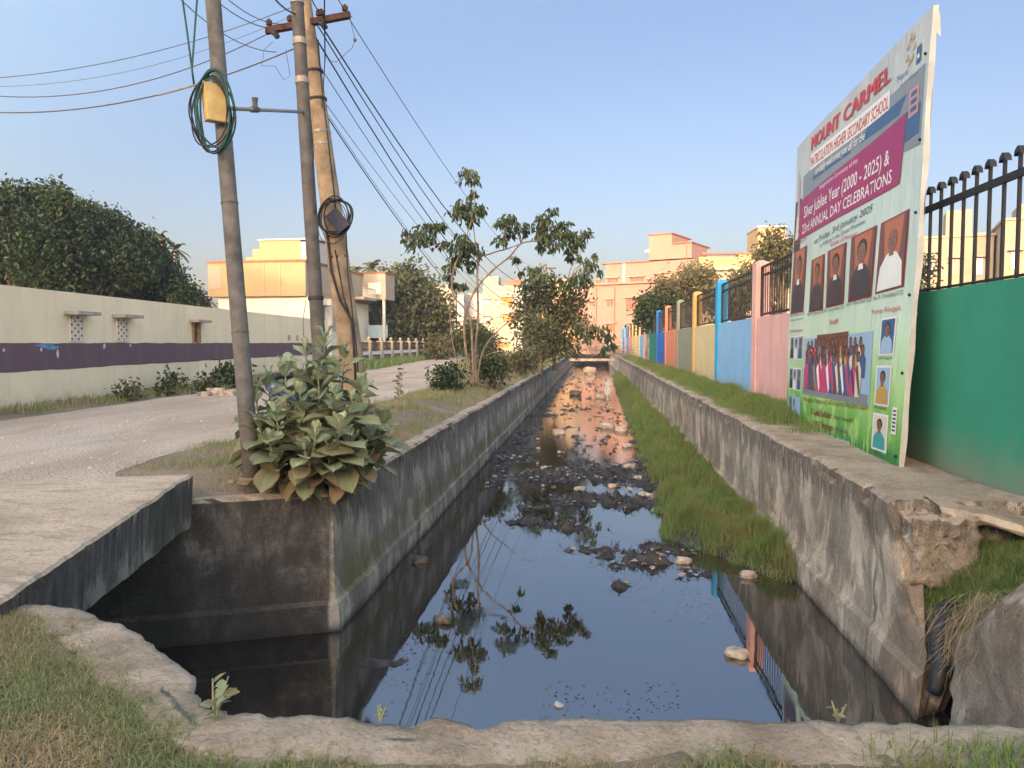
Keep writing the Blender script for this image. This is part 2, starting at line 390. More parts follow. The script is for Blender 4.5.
# ------------------------------------------------------------------ layout
RIM = [(-3.75, 4.05), (-3.31, 4.0), (-2.86, 3.93), (-2.5, 3.75), (-2.1, 3.40), (-1.75, 3.12), (-1.44, 2.86), (-1.2, 2.83), (-.43, 2.92), (.4, 3.0), (1.21, 3.06), (1.9, 3.10), (2.7, 3.12)]
RET = [(-10.0, 4.55), (-3.81, 6.94), (-2.585, 7.41)]
XL = -2.585; XR = 2.55; WZ = -1.38; YEND = 112.0
def lerpy(pl, x):
    if x <= pl[0][0]: return pl[0][1]
    for (x0, y0), (x1, y1) in zip(pl, pl[1:]):
        if x <= x1: return y0+(y1-y0)*(x-x0)/(x1-x0)
    return pl[-1][1]
def in_channel(x, y):
    if y > YEND: return False
    if x < -10 or x > 3.62: return False
    if x < -3.75: return y > 4.02 - (abs(x)-3.75)*.1 and y < lerpy(RET, x)
    if y < lerpy(RIM, x): return False
    if x < XL: return y < lerpy(RET, x)
    if x > 2.75: return 3.3 < y < 6.75 and x > 2.75 and (y > 5.35 or x < 2.75)
    if x > XR: return y < 6.75
    return True
def hgt(x, y):
    n = .03*fbm(x, y, 0, .9) + .012*nz(x, y, 3, 5)
    if x < XL and y > lerpy(RET, x)-.3:
        d = min(XL-x, (y-lerpy(RET, x))*.9) if x < -2.9 or y < 8.2 else XL-x
        base = .16*sst(.2, 1.1, d) - .03*(1-sst(.1, .3, d))
        rd = sst(0, 1, (roadR(y)-x)/.5)
        return base + n*(1-.7*rd)
    if x > XR and y > 5.3:
        if x < 3.7:
            m = sst(11.5, 15, y)*sst(2.7, 3.1, x)*.16
            return .10 + m + n*.7*sst(11, 14, y)
        return .1 + n
    t = sst(-3.0, -4.2, x)
    return (-.022 if x > -1.5 else -.008)*(1-t) + .07*t + n*.6 + .012*nz(x, y, 1, 7)*sst(.6, .1, lerpy(RIM, x)-y)
def roadR(y): return lerpy([(4, -4.3), (7, -4.6), (8.2, -4.95), (16, -4.75), (24, -4.7), (31, -5.4), (38, -7.0), (60, -9.5), (112, -18)], y)
def roadL(y): return lerpy([(4, -10.6), (14, -10.2), (20, -10.4), (33, -10.4), (45, -11.6), (71, -14.0), (112, -22)], y)

# --- ground: one sheet to the horizon with the channel left open
def axis(lo, hi, dense0, dense1, step, grow=1.16):
    a = list(np.arange(dense0, dense1+1e-6, step)); s = step; v = a[-1]
    while v < hi: s *= grow; v += s; a.append(min(v, hi))
    s = step; v = a[0]; b = []
    while v > lo: s *= grow; v -= s; b.append(max(v, lo))
    return b[::-1]+a
gxs = axis(-390, 390, -5.2, 4.0, .11); gys = axis(-190, 410, -.6, 12, .12, 1.045)
mb = MB(); idx = {}
for j, y in enumerate(gys):
    for i, x in enumerate(gxs):
        big = max(abs(x), abs(y))
        z = hgt(x, y) if big < 130 else .1
        idx[i, j] = mb.vert((x, y, z))
for j in range(len(gys)-1):
    for i in range(len(gxs)-1):
        cx = (gxs[i]+gxs[i+1])/2; cy = (gys[j]+gys[j+1])/2
        if any(in_channel(a, b) for a, b in ((cx, cy), (gxs[i], gys[j]), (gxs[i+1], gys[j]), (gxs[i], gys[j+1]), (gxs[i+1], gys[j+1]))): continue
        mb.face((idx[i, j], idx[i+1, j], idx[i+1, j+1], idx[i, j+1]))
tag(mb.build('ground', M['soil'], smooth=True, fix=False, origin=(0, 0, 0)), kind='structure')

# --- unpaved road
mb = MB(); ys = [4.0]
while ys[-1] < 112: ys.append(ys[-1]+max(.25, (ys[-1]-4)*.03+.2))
rows = []
for y in ys:
    r = []; a = roadL(y) + .25*nz(0, y, 5, .5); b = roadR(y)+.22*nz(9, y, 0, .7)+.08*nz(3, y, 0, 3)
    if y < 6.9: b = min(b, -4.3)
    for k in range(37):
        x = a+(b-a)*k/36; e = min(k, 36-k)/36
        z = max(hgt(x, y), .1) + (.02 if 0 < k < 36 else -.04) + .012*nz(x, y, 0, 2.5)
        r.append(mb.vert((x, y, z)))
    rows.append(r)
for r0, r1 in zip(rows, rows[1:]):
    for k in range(36): mb.face((r0[k], r0[k+1], r1[k+1], r1[k]))
tag(mb.build('road', M['road'], smooth=True, fix=False), kind='structure')

# --- water
mb = MB(); xs = np.linspace(-10, 3.6, 12); 
mb.poly([(-10, 2.4, WZ), (3.6, 2.4, WZ), (3.6, YEND, WZ), (-10, YEND, WZ)])
tag(mb.build('water', M['water'], fix=False), kind='structure')
mb = MB(); mb.poly([(-10, 2.4, WZ-.35), (3.6, 2.4, WZ-.35), (3.6, YEND, WZ-.35), (-10, YEND, WZ-.35)])
tag(mb.build('channel_bed', M['silt'], fix=False), kind='structure')

# --- swept walls
def resample(path, step0, k):
    out = []
    for (a, b) in zip(path, path[1:]):
        a = Vector(a); b = Vector(b); L = (b-a).length; t = 0
        while t < L-1e-6:
            p = a+(b-a)*(t/L); out.append(p); t += max(step0, (p.length)*k)
    out.append(Vector(path[-1])); 
    # merge near duplicates
    res = [out[0]]
    for p in out[1:]:
        if (p-res[-1]).length > step0*.3: res.append(p)
    return res
def sweep(path, prof, side, step0=.07, k=.012, pstep=.07, amp=.012, freq=3, coarse=.0, capends=True, ztop=None, chip=0):
    """path 2D, prof [(d,z)] with d measured to `side` (+1 = right of travel)"""
    pts = resample(path, step0, k); pr = []
    for (a, b) in zip(prof, prof[1:]):
        L = math.hypot(b[0]-a[0], b[1]-a[1]); n = max(1, int(L/pstep))
        for i in range(n): pr.append((a[0]+(b[0]-a[0])*i/n, a[1]+(b[1]-a[1])*i/n))
    pr.append(prof[-1]); mb = MB(); rows = []
    for i, p in enumerate(pts):
        d0 = (pts[i]-pts[i-1]).normalized() if i else (pts[1]-pts[0]).normalized()
        d1 = (pts[i+1]-pts[i]).normalized() if i < len(pts)-1 else d0
        n0 = Vector((d0.y, -d0.x))*side; n1 = Vector((d1.y, -d1.x))*side
        nn = (n0+n1).normalized(); sc = 1/max(.5, nn.dot(n0)); row = []
        for d, z in pr:
            q = Vector((p.x+nn.x*d*sc, p.y+nn.y*d*sc, z))
            if chip and d > -.12 and z > prof[1][1]-.16:
                ck = max(0, noise.noise(q*2.2)+.5*noise.noise(q*6.1)-.12)+.35*max(0, noise.noise(q*14)-.1)
                q.x -= nn.x*ck*chip; q.y -= nn.y*ck*chip; q.z -= ck*chip*.35
            v = noise.noise_vector(q*freq)*amp + noise.noise_vector(q*freq*4)*amp*.4
            if coarse: v += noise.noise_vector(q*.8)*coarse
            row.append(mb.vert(q+v))
        rows.append(row)
    for r0, r1 in zip(rows, rows[1:]):
        for k2 in range(len(pr)-1): mb.face((r0[k2], r0[k2+1], r1[k2+1], r1[k2]))
    if capends:
        mb.face(rows[0]); mb.face(rows[-1][::-1])
    return mb
# left drain wall with its return
mb = sweep([RET[0], RET[1], RET[2], (XL, 14), (XL, 40), (XL, YEND)], [(-.27, -.3), (-.26, -.005), (-.04, 0), (0, -.035), (.05, -1.0), (.06, -1.07), (.095, -1.11), (.11, -1.8)], 1, amp=.009, coarse=.02, chip=.05)
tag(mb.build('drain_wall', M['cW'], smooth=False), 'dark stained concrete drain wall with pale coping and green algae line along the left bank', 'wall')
mb = sweep([(XR, 6.55), (XR, 14), (XR, YEND)], [(-1.12, .05), (-1.12, .175), (-.05, .18), (0, .145), (-.02, -.9), (0, -1.02), (.05, -1.07), (.08, -1.8)], -1, amp=.012, coarse=.025, chip=.09)
for i_, (x_, y_, z_) in enumerate(mb.v):     # the broken end slants back towards the top
    if y_ < 9:
        k_ = 1-sst(6.5, 9, y_); mb.v[i_] = (x_ + (.05*nz(x_*3, y_*3, z_*3)*k_), y_ - k_*(-.22+.75*sst(-.1, 1.3, .1-z_)) + k_*.06*nz(z_, x_, 0, 6), z_)
tag(mb.build('drain_wall', M['cR'], smooth=False), 'brown streaked concrete drain wall and ledge below the painted wall on the right', 'wall')
mb = sweep([(x, y) for x, y in RIM], [(-.38, -.09), (-.22, -.012), (-.05, .012), (.035, .004), (.05, -.05), (.03, -.2), (0.04, -1.8)], -1, step0=.022, k=.002, pstep=.022, amp=.011, freq=9, coarse=.03, chip=.09)
tag(mb.build('low_wall', M['cN'], smooth=True), 'crumbling sandy concrete wall top along the near grass bank', 'wall')

# right wall's next section beyond the gap (its near part shows at the frame edge)
def chunk():
    mb = MB(); ny, nzz = 90, 60; g0 = {}
    for j in range(ny+1):
        y = 2.95 + (5.62-2.95)*j/ny
        top = .02 - .5*sst(4.9, 5.65, y)**1.3
        for k in range(nzz+1):
            t = k/nzz
            if t < .25: x = 3.35 - (3.35-2.72)*(t/.25); z = top+.03
            else:
                s = (t-.25)/.75; z = top - (top+1.75)*s; x = 2.72 - .12*s**.6 - .12*sst(0, .12, s)
            q = Vector((x, y, z)); v = noise.noise_vector(q*1.8)*.05+noise.noise_vector(q*9)*.022+noise.noise_vector(q*24)*.014+noise.noise_vector(q*55)*.006
            g0[j, k] = mb.vert(q+v)
    for j in range(ny):
        for k in range(nzz): mb.face((g0[j, k], g0[j+1, k], g0[j+1, k+1], g0[j, k+1]))
    mb.face([g0[ny, k] for k in range(nzz+1)]+[mb.vert((3.35, 5.5, -1.75))])
    return mb
tag(chunk().build('broken_wall', M['cR'], smooth=True), 'rounded weathered end of a broken concrete wall beside the gap', 'wall')
# broken end block of the right wall and cracked ledge lip
def rubble(name, c, r, seed, mat, rough=.22, n=28, m=18, T=None):
    mb = MB()
    def fn(d):
        p = d*1.6+Vector((seed*3.1, seed, 0)); b = max(abs(d.x), abs(d.y), abs(d.z))
        return (.72/max(b, .58))**(.35 if n < 20 else 1)*(1+rough*noise.noise(p)+rough*.5*noise.noise(p*3)+rough*.22*noise.noise(p*6))
    mb.ell(c, r, n, m, fn=fn); return mb
c = gd(925, 545, 6.75)
mb = rubble('x', (2.84, 6.64, -.19), (.33, .34, .36), 3, None, .16, 90, 60)
for i_, q_ in enumerate(mb.v):
    q_ = Vector(q_); mb.v[i_] = tuple(q_ + noise.noise_vector(q_*5)*.05 + noise.noise_vector(q_*14)*.022 + noise.noise_vector(q_*33)*.010)
tag(mb.build('concrete_block', M['cR'], smooth=True), 'broken block of pale rough concrete at the end of the right drain wall', 'concrete block')
mb = MB(); rows = []
for i in range(31):
    t = i/30; x = 2.85+(3.74-2.85)*t; ye = 6.55 - .35*t + .12*nz(x, 0, 2, 4) + .05*nz(x, 1, 2, 13); row = []
    th = .10+.04*nz(x, 5, 0, 5)
    for (dy, z) in ((1.2, .15-.06*t), (.8, .15-.07*t), (.45, .16-.13*t), (.3, .19-.13*t), (.05, .17-.17*t), (0, .12-.17*t), (.04, .19-.17*t-th), (.4, .18-.1*t-th-.03), (1.2, .05)):
        row.append(mb.vert((x, ye+dy, z+.015*nz(x, dy, 1, 9))))
    rows.append(row)
for a, b in zip(rows, rows[1:]):
    for k in range(8): mb.face((a[k], a[k+1], b[k+1], b[k]))
tag(mb.build('ledge_slab', M['cN']), 'cracked undermined concrete ledge jutting below the green wall panel', 'ledge')
# eroded slope in the gap
def slope_z(x, y):
    z = -1.28 + (x-2.5)*.95 + (y-5.2)*.42
    z = min(z, -.22+.1*(x-3.2))
    return z + .07*fbm(x, y, 0, 2.2) 
mb = MB(); nx, ny = 40, 60; g0 = {}
for i in range(nx+1):
    for j in range(ny+1):
        x = 2.66+(5.2-2.66)*i/nx; y = 4.6+(7.6-4.6)*j/ny
        g0[i, j] = mb.vert((x, y, slope_z(x, y)))
for i in range(nx):
    for j in range(ny): mb.face((g0[i, j], g0[i+1, j], g0[i+1, j+1], g0[i, j+1]))
tag(mb.build('eroded_slope', M['soil'], smooth=True, fix=False), kind='structure')

# --- slab over the side channel
A = Vector((-3.80, 6.98)); B = Vector((-3.17, 3.78))
def slab():
    mb = MB(); nu, nv = 60, 40; top = {}; bot = {}
    for i in range(nu+1):
        t = i/nu; e = A.lerp(B, t) + Vector((.03*nz(t*4, 0, 0, 3)+.015*nz(t*30, 2), 0))
        zt = .25-.14*t; zb = zt-.5+.06*t + .02*nz(t, 3, 0, 14)
        for j in range(nv+1):
            s = 7.5*(j/nv)**1.6
            x = e.x-s; y = e.y + (.0 if s < .1 else 0) - s*.33*(1-t)
            z = zt*(1-sst(.5, 3.5, s)) + .15*sst(.5, 3.5, s) + .012*fbm(x, y, 0, 1.5)
            if j == 0: z -= .02
            if i == 0: z = min(z, zt-.01)
            top[i, j] = mb.vert((x, y, z))
            bot[i, j] = mb.vert((x-.02, y, zb))
    for i in range(nu):
        for j in range(nv):
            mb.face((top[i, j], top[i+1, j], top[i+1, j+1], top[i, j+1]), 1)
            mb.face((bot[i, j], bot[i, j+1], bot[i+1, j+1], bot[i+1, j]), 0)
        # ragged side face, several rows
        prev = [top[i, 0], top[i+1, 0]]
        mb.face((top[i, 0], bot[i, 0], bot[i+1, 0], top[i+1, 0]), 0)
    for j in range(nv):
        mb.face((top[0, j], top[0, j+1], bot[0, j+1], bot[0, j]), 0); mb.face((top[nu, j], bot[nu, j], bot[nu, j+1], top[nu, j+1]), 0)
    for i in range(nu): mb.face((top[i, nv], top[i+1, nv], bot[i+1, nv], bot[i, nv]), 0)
    return mb
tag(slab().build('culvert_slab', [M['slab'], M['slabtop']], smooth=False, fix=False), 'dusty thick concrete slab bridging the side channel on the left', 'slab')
# dark far end wall of the side channel
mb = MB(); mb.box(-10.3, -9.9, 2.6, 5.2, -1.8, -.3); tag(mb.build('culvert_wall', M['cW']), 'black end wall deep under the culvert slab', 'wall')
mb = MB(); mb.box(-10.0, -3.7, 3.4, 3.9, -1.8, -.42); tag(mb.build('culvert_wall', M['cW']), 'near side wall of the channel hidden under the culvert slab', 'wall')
# ------------------------------------------------------------------ grass
def blades(name, P, h, w, mat, label=None, cat=None, lean=.5, tint=None, parent=None, kind='stuff'):
    n = len(P); P = np.asarray(P, float); h = np.asarray(h, float)*np.ones(n); w = np.asarray(w, float)*np.ones(n)
    az = rng.uniform(0, 2*np.pi, n); fa = rng.uniform(0, 2*np.pi, n); ln = np.abs(rng.normal(0, lean, n))
    dirv = np.stack([np.cos(az), np.sin(az), np.zeros(n)], 1); sd_ = np.stack([np.cos(fa), np.sin(fa), np.zeros(n)], 1)
    up = np.array([0, 0, 1.0])
    m = P + up*(h*.55)[:, None] + dirv*(h*ln*.3)[:, None]
    t = P + up*(h*np.clip(1-ln*.35, .35, 1))[:, None] + dirv*(h*ln)[:, None]
    hw = (w/2)[:, None]
    V = np.stack([P-sd_*hw, P+sd_*hw, m+sd_*hw*.8, m-sd_*hw*.8, t], 1).reshape(-1, 3)
    b = np.arange(n)*5
    q = np.stack([b, b+1, b+2, b+3], 1); tr = np.stack([b+3, b+2, b+4], 1)
    ti = rng.uniform(0, 1, n) if tint is None else tint
    o = np_mesh(name, V, q, tr, mat, np.repeat(ti, 5), parent=parent)
    if kind: tag(o, label, cat, kind=kind)
    return o
def scatter(n, x0, x1, y0, y1, keep, zf, clump=None):
    out = []; tin = []
    X = rng.uniform(x0, x1, n); Y = y0+(y1-y0)*rng.uniform(0, 1, n)
    for x, y in zip(X, Y):
        k = keep(x, y)
        if k > 0 and rng.random() < k:
            out.append((x, y, zf(x, y))); tin.append(.5+.75*fbm(x, y, 7, 1.3)+.0*k)
    t = np.clip(np.array(tin)+rng.normal(0, .22, len(tin)), 0, 1)
    return np.array(out), t
# near bank
def k_near(x, y):
    e = lerpy(RIM, x) - .02 - .17*(.5+nz(x, y, 4, 2.8)) - (.12 if x > -1.3 else .0)
    if y > e: return (.02+.25*max(0, nz(x, y, 2, 6))) if y < lerpy(RIM, x)-.03 else 0
    if x < -3.35-.1*nz(y, 1): return 0
    return min(1, .35+1.2*max(0, .45+fbm(x, y, 0, 1.6)))*sst(0, .12, e-y+.03)
P, t = scatter(300000, -3.7, 3.3, 1.9, 4.1, k_near, lambda x, y: hgt(x, y)-.005)
h = .018+.045*rng.random(len(P))**2 + .02*np.clip([fbm(a[0], a[1], 9, 1.1) for a in P], 0, 1)
blades('bank_grass', P, h, .0045, M['grass'], 'short dusty green and straw grass matted over the near bank', 'grass', 1.5, t)
P, t = scatter(9000, .9, 3.2, 2.2, 2.95, lambda x, y: .9*sst(.9, 1.8, x), lambda x, y: hgt(x, y))
blades('bank_grass', P, .07+.07*rng.random(len(P)), .005, M['grass2'], 'taller fresh green grass at the right end of the near bank', 'grass', .8, t)
# grass bank along the right wall inside the drain
def bankL(y): return lerpy([(9.0, 2.5), (9.7, 2.1), (10.6, 1.45), (11.8, 1.05), (14, 1.1), (21, 1.25), (30, 1.3), (45, 1.45), (62, 1.8)], y)
def bank_h(x, y):
    l = bankL(y)+.18*nz(1, y, 0, 1.1)
    return WZ - .12 + .34*sst(l-.25, l+.6, x) + .06*fbm(x, y, 0, 1.2)
mb = MB(); rows = []; y = 8.0
while y < 70:
    rows.append([mb.vert((.6+(2.6-.6)*k/22, y, bank_h(.6+2.0*k/22, y) - (.3*(1-sst(9.0, 9.8, y))))) for k in range(23)]); y += max(.12, y*.012)
for a, b in zip(rows, rows[1:]):
    for k in range(22): mb.face((a[k], a[k+1], b[k+1], b[k]))
tag(mb.build('silt_bank', M['silt'], smooth=True, fix=False), kind='structure')
def k_bank(x, y):
    l = bankL(y)+.3*nz(1, y, 0, 1.1)+.2*nz(x, y, 3, 3)
    return min(1, max(0, (x-l)/.15))*max(.12, min(1, .8+1.0*fbm(x, y, 2, 1.4)))*sst(9.2, 10, y+.5*(x-1.5)+.3*nz(x, 3, 0, 3))
ALL = []; TT = []; HH = []; WW = []
for (n, y0, y1, hs, ws) in ((62000, 9.0, 14, .25, .0075), (42000, 14, 24, .28, .012), (26000, 24, 42, .3, .018), (14000, 42, 68, .34, .03)):
    P, t = scatter(n, .8, 2.52, y0, y1, k_bank, bank_h)
    ALL.append(P); TT.append(t); HH.append(hs*(.3+.8*rng.random(len(P)))*np.array([.75+.9*fbm(p[0], p[1], 4, 1.7) for p in P]).clip(.25, 1.6)*np.array([.6+.5*sst(0, .5, p[0]-bankL(p[1])) for p in P])); WW.append(np.full(len(P), ws))
blades('drain_grass', np.concatenate(ALL), np.concatenate(HH), np.concatenate(WW), M['grass2'], 'dense bright green grass growing on the silt beside the right drain wall', 'grass', .38, np.concatenate(TT))
# ledge grass in front of the painted wall
def k_ledge(x, y): return sst(11.6, 13.5, y+1.2*nz(x, y, 0, 1))*sst(2.62, 2.95, x+.25*nz(1, y, 0, .8))*(.7+.5*nz(x, y, 8, 1.4))
ALL = []; TT = []; HH = []; WW = []
for (n, y0, y1, ws) in ((30000, 11.4, 20, .008), (16000, 20, 36, .016), (9000, 36, 70, .03)):
    P, t = scatter(n, 2.6, 3.66, y0, y1, k_ledge, lambda x, y: max(.17, hgt(x, y)))
    ALL.append(P); TT.append(np.clip(t+.12, 0, 1)); WW.append(np.full(len(P), ws))
    HH.append(np.array([(.06+.28*sst(2.75, 3.2, p[0])*(.55+.5*nz(p[0], p[1], 3, .9)))*(.5+.7*rng.random()) for p in P]))
blades('ledge_grass', np.concatenate(ALL), np.concatenate(HH), np.concatenate(WW), M['grass2'], 'rough green grass growing on the ledge along the foot of the painted wall', 'grass', .45, np.concatenate(TT))
# verge between drain wall and road
def k_verge(x, y):
    if x > XL-.22 or y < lerpy(RET, x)+.25: return 0
    return sst(roadR(y)-.25, roadR(y)+.35, x+.3*nz(x, y, 0, 1.2))*max(0, min(1, .55+1.1*fbm(x, y, 5, .8)))
ALL = []; TT = []; HH = []; WW = []
for (n, y0, y1, hs, ws) in ((42000, 7.1, 13, .10, .006), (26000, 13, 24, .14, .011), (22000, 24, 50, .2, .022)):
    P, t = scatter(n, -7.5, -2.7, y0, y1, k_verge, hgt)
    ALL.append(P); TT.append(t); HH.append(hs*(.35+.8*rng.random(len(P)))); WW.append(np.full(len(P), ws))
blades('verge_grass', np.concatenate(ALL), np.concatenate(HH), np.concatenate(WW), M['grass'], 'patchy green and brown grass on the verge between gravel road and drain', 'grass', .7, np.concatenate(TT))
# far side of the road
def k_far(x, y): return sst(0, .6, roadL(y)-x+.4*nz(x, y, 0, .7))*max(0, min(1, .5+.5*sst(16, 30, y)+1.0*fbm(x, y, 1, .5)))
P, t = scatter(46000, -16, -9.6, 13, 44, k_far, hgt)
blades('roadside_grass', P, .16*(.4+rng.random(len(P))), .022, M['grass'], 'dusty weeds and dry grass along the foot of the cream wall', 'grass', .6, t)
P, t = scatter(26000, -19, -9.5, 38, 96, lambda x, y: sst(-.3, .4, roadL(y)-x), hgt)
blades('roadside_grass', P, .5*(.4+rng.random(len(P))), .05, M['grass2'], 'green weeds beside the road below the white railing fence', 'grass', .6, np.clip(t+.1, 0, 1))
P, t = scatter(9000, -9, -2.9, 40, 100, lambda x, y: sst(-.2, .5, x-roadR(y))*.9, hgt)
blades('verge_grass', P, .5*(.4+rng.random(len(P))), .05, M['grass'], 'far scrubby verge where the road bends away', 'grass', .6, t)
# slope in the gap: green cover above, straw hanging below
P, t = scatter(34000, 2.66, 3.75, 5.2, 7.0, lambda x, y: max(0, min(1, .85+1.1*fbm(x, y, 3, 2.0)))*sst(2.62, 2.8, x), slope_z)
blades('slope_grass', P, .06+.1*rng.random(len(P)), .006, M['grass2'], 'green creeping grass covering the eroded slope under the ledge', 'grass', 1.0, t)
def strands(name, base, n, L, label):
    V = []; Q = []; T_ = []
    for i in range(n):
        p = Vector(base()); d = Vector((rng.normal(-.1, .6), rng.normal(-.3, .5), -.8)).normalized(); k = 6; w_ = .0016
        l = L*(.5+rng.random()*.8); s = Vector((rng.normal(), rng.normal(), 0)).normalized(); b0 = len(V); tt = rng.random()
        out = Vector((rng.normal(0, .5), rng.normal(-.2, .4), .3+.6*rng.random()))
        for j in range(k):
            f = j/(k-1); q = p + out*(l*f*(1-f)*.9) + d*(l*f*f) + Vector((math.sin(f*5+i)*.012, math.cos(f*4+i)*.012, 0))
            V += [tuple(q-s*w_), tuple(q+s*w_)]; T_ += [tt, tt]
        for j in range(k-1): Q.append((b0+2*j, b0+2*j+1, b0+2*j+3, b0+2*j+2))
    tag(np_mesh(name, V, Q, None, M['dry'], T_), label, 'grass', kind='stuff')
strands('dry_grass', lambda: (2.7+.5*rng.random(), 5.6+.55*rng.random(), -.78+.34*rng.random()), 1300, .34, 'straw coloured dry grass hanging down inside the gap')
strands('dry_grass', lambda: (2.55+.2*rng.random(), 6.0+.5*rng.random(), -.25+.25*rng.random()), 110, .2, 'dry strands trailing over the end of the brown wall')
strands('dry_grass', lambda: (2.68+.3*rng.random(), 5.3+.45*rng.random(), -.5+.25*rng.random()), 800, .36, 'dry straw spilling over the edge of the rounded broken wall')
# ------------------------------------------------------------------ leaves
def leaves(name, P, D, L, W, mat, tint, parent=None, fold=.25, rows=1, origin=None):
    """one folded six-sided leaf per point; D direction of the leaf"""
    n = len(P); P = np.asarray(P, float); D = np.asarray(D, float); D /= np.linalg.norm(D, axis=1)[:, None]+1e-9
    up = rng.normal(0, 1, (n, 3)); up[:, 2] = np.abs(up[:, 2])+.6
    S = np.cross(D, up); S /= np.linalg.norm(S, axis=1)[:, None]+1e-9; N = np.cross(S, D)
    L = (np.asarray(L)*np.ones(n))[:, None]; W = (np.asarray(W)*np.ones(n))[:, None]
    a = P; e = P+D*L-N*L*.12; m1 = P+D*L*.35; m2 = P+D*L*.72-N*L*.03
    V = np.stack([a, m1+S*W*.5+N*W*fold, m2+S*W*.38+N*W*fold*.8, e, m2-S*W*.38+N*W*fold*.8, m1-S*W*.5+N*W*fold], 1).reshape(-1, 3)
    b = np.arange(n)*6
    Q = np.concatenate([np.stack([b, b+1, b+2, b+3], 1), np.stack([b, b+3, b+4, b+5], 1)])
    return np_mesh(name, V, Q, None, mat, np.repeat(tint, 6), parent=parent, origin=origin)
def cloud(blobs, n, shell=.55, down=.0):
    """points through and on a set of ellipsoid lumps; returns P, outward directions"""
    wts = np.array([b[3]*b[3] if len(b) == 4 else b[3]*b[4] for b in blobs], float); wts /= wts.sum()
    k = rng.choice(len(blobs), n, p=wts); B = np.array([list(b[:3])+([b[3]]*3 if len(b) == 4 else [b[3], b[3], b[4]]) for b in blobs])[k]
    d = rng.normal(0, 1, (n, 3)); d /= np.linalg.norm(d, axis=1)[:, None]
    r = rng.uniform(shell, 1.0, n)**.7
    wob = np.array([1+.55*noise.noise(Vector((x[0]*2.3+q[0], x[1]*2.3+q[1], x[2]*2.3+q[2]))) for x, q in zip(d, B[:, :3])])
    P = B[:, :3]+d*(r*wob)[:, None]*B[:, 3:6]
    D = d+rng.normal(0, .6, (n, 3)); D[:, 2] -= down
    return P, D, k
def crown(root, blobs, n, L, mat, name='crown', down=.3, clumps=True, w=.55, shell=.5):
    if clumps:      # leaves gathered in small sprays so that gaps show between them
        m = max(8, n//14); C0, _, _ = cloud(blobs, m, shell); k = rng.integers(0, m, n)
        cs = rng.random(m)
        P = C0[k]+rng.normal(0, L*1.15, (n, 3)); D = rng.normal(0, 1, (n, 3)); D[:, 2] -= down
        big_ = np.array([.55*noise.noise(Vector(tuple(q*.55))) for q in C0]); t = np.clip(cs[k]*.6+.15+big_[k]+rng.normal(.0, .13, n), 0, 1)
    else:
        P, D, k = cloud(blobs, n, shell, down); t = np.clip(rng.normal(.5, .25, n), 0, 1)
    Ls = L*rng.uniform(.6, 1.25, n)
    return leaves(name, P, D, Ls, Ls*w, mat, t, parent=root)
def limbs(root, base, top, blobs, r0, mat, name='trunk', seed=0):
    rs = random.Random(seed); mb = MB(); base = Vector(base); top = Vector(top)
    pts = [base.lerp(top, i/6)+Vector((rs.uniform(-1, 1), rs.uniform(-1, 1), 0))*r0*(1.2 if 0 < i < 6 else 0) for i in range(7)]
    pts[0] = base-Vector((0, 0, .15))
    mb.tube(pts, [r0*(1-.09*i)*(1.25 if i == 0 else 1) for i in range(7)], 10)
    for b in blobs:
        c = Vector(b[:3]); s = pts[rs.choice([3, 4, 5, 6])]
        mid = s.lerp(c, .5)+Vector((rs.uniform(-.2, .2), rs.uniform(-.2, .2), rs.uniform(-.3, .1)))*b[3]*.5
        mb.tube([s, mid, c], [r0*.42, r0*.28, r0*.1], 6)
        for _ in range(4):
            e = c+Vector((rs.uniform(-1, 1), rs.uniform(-1, 1), rs.uniform(-.6, 1)))*b[3]*.8
            mb.tube([mid.lerp(c, rs.random()), e], [r0*.14, r0*.04], 5)
    return mb.build(name, mat, root, smooth=True)
def tree(name, base, blobs, n, L, leaf, r0, label, cat='tree', group=None, bark='bark', down=.3, w=.55, shell=.5, h=None, seed=1):
    root = empty(name, base, label, cat, group)
    z = h if h else (sum(b[2] for b in blobs)/len(blobs))
    limbs(root, base, (base[0]+.1, base[1], z), blobs, r0, M[bark], seed=seed)
    crown(root, blobs, n, L, M[leaf], down=down, w=w, shell=shell)
    return root
def pxblobs(D, lst, spread=0, k=1.0):
    out = []; rs = random.Random(len(lst))
    for (x, y, r) in lst:
        dd = D+rs.uniform(-spread, spread); p = gd(x, y, dd); out.append((p.x, p.y, p.z, r*k*dd/FPX))
    return out
# main tree leaning over the drain
Z4 = lambda x, y: (400+x*.3125, 160+y*.3125)
D1 = 22.3
base1 = gz(474, 386, .2); D1 = (base1-CP).dot(FW)
rt = empty('drooping_tree', base1, 'slender many stemmed tree with drooping dark leaves leaning over the drain', 'tree')
stems = [([(234, 722), (215, 640), (205, 540), (213, 480), (245, 410), (300, 350), (350, 310), (388, 268), (440, 258), (510, 248), (600, 240)], .06, 0),
         ([(244, 722), (240, 620), (250, 500), (250, 330), (290, 300), (340, 285), (388, 268)], .055, .25),
         ([(236, 722), (232, 620), (222, 500), (170, 430), (172, 350), (200, 280), (232, 180), (238, 110), (225, 50)], .05, -.2),
         ([(228, 722), (190, 660), (168, 580), (160, 470), (165, 400), (160, 330)], .03, -.4),
         ([(246, 722), (262, 620), (300, 560), (345, 520), (372, 500)], .04, .4),
         ([(250, 330), (238, 240), (230, 160)], .03, .1), ([(172, 350), (130, 280), (60, 250), (15, 255)], .02, -.2),
         ([(388, 268), (395, 230), (380, 200)], .02, .1), ([(440, 258), (455, 220), (490, 165)], .02, .1), ([(510, 248), (555, 260), (580, 300)], .018, 0)]
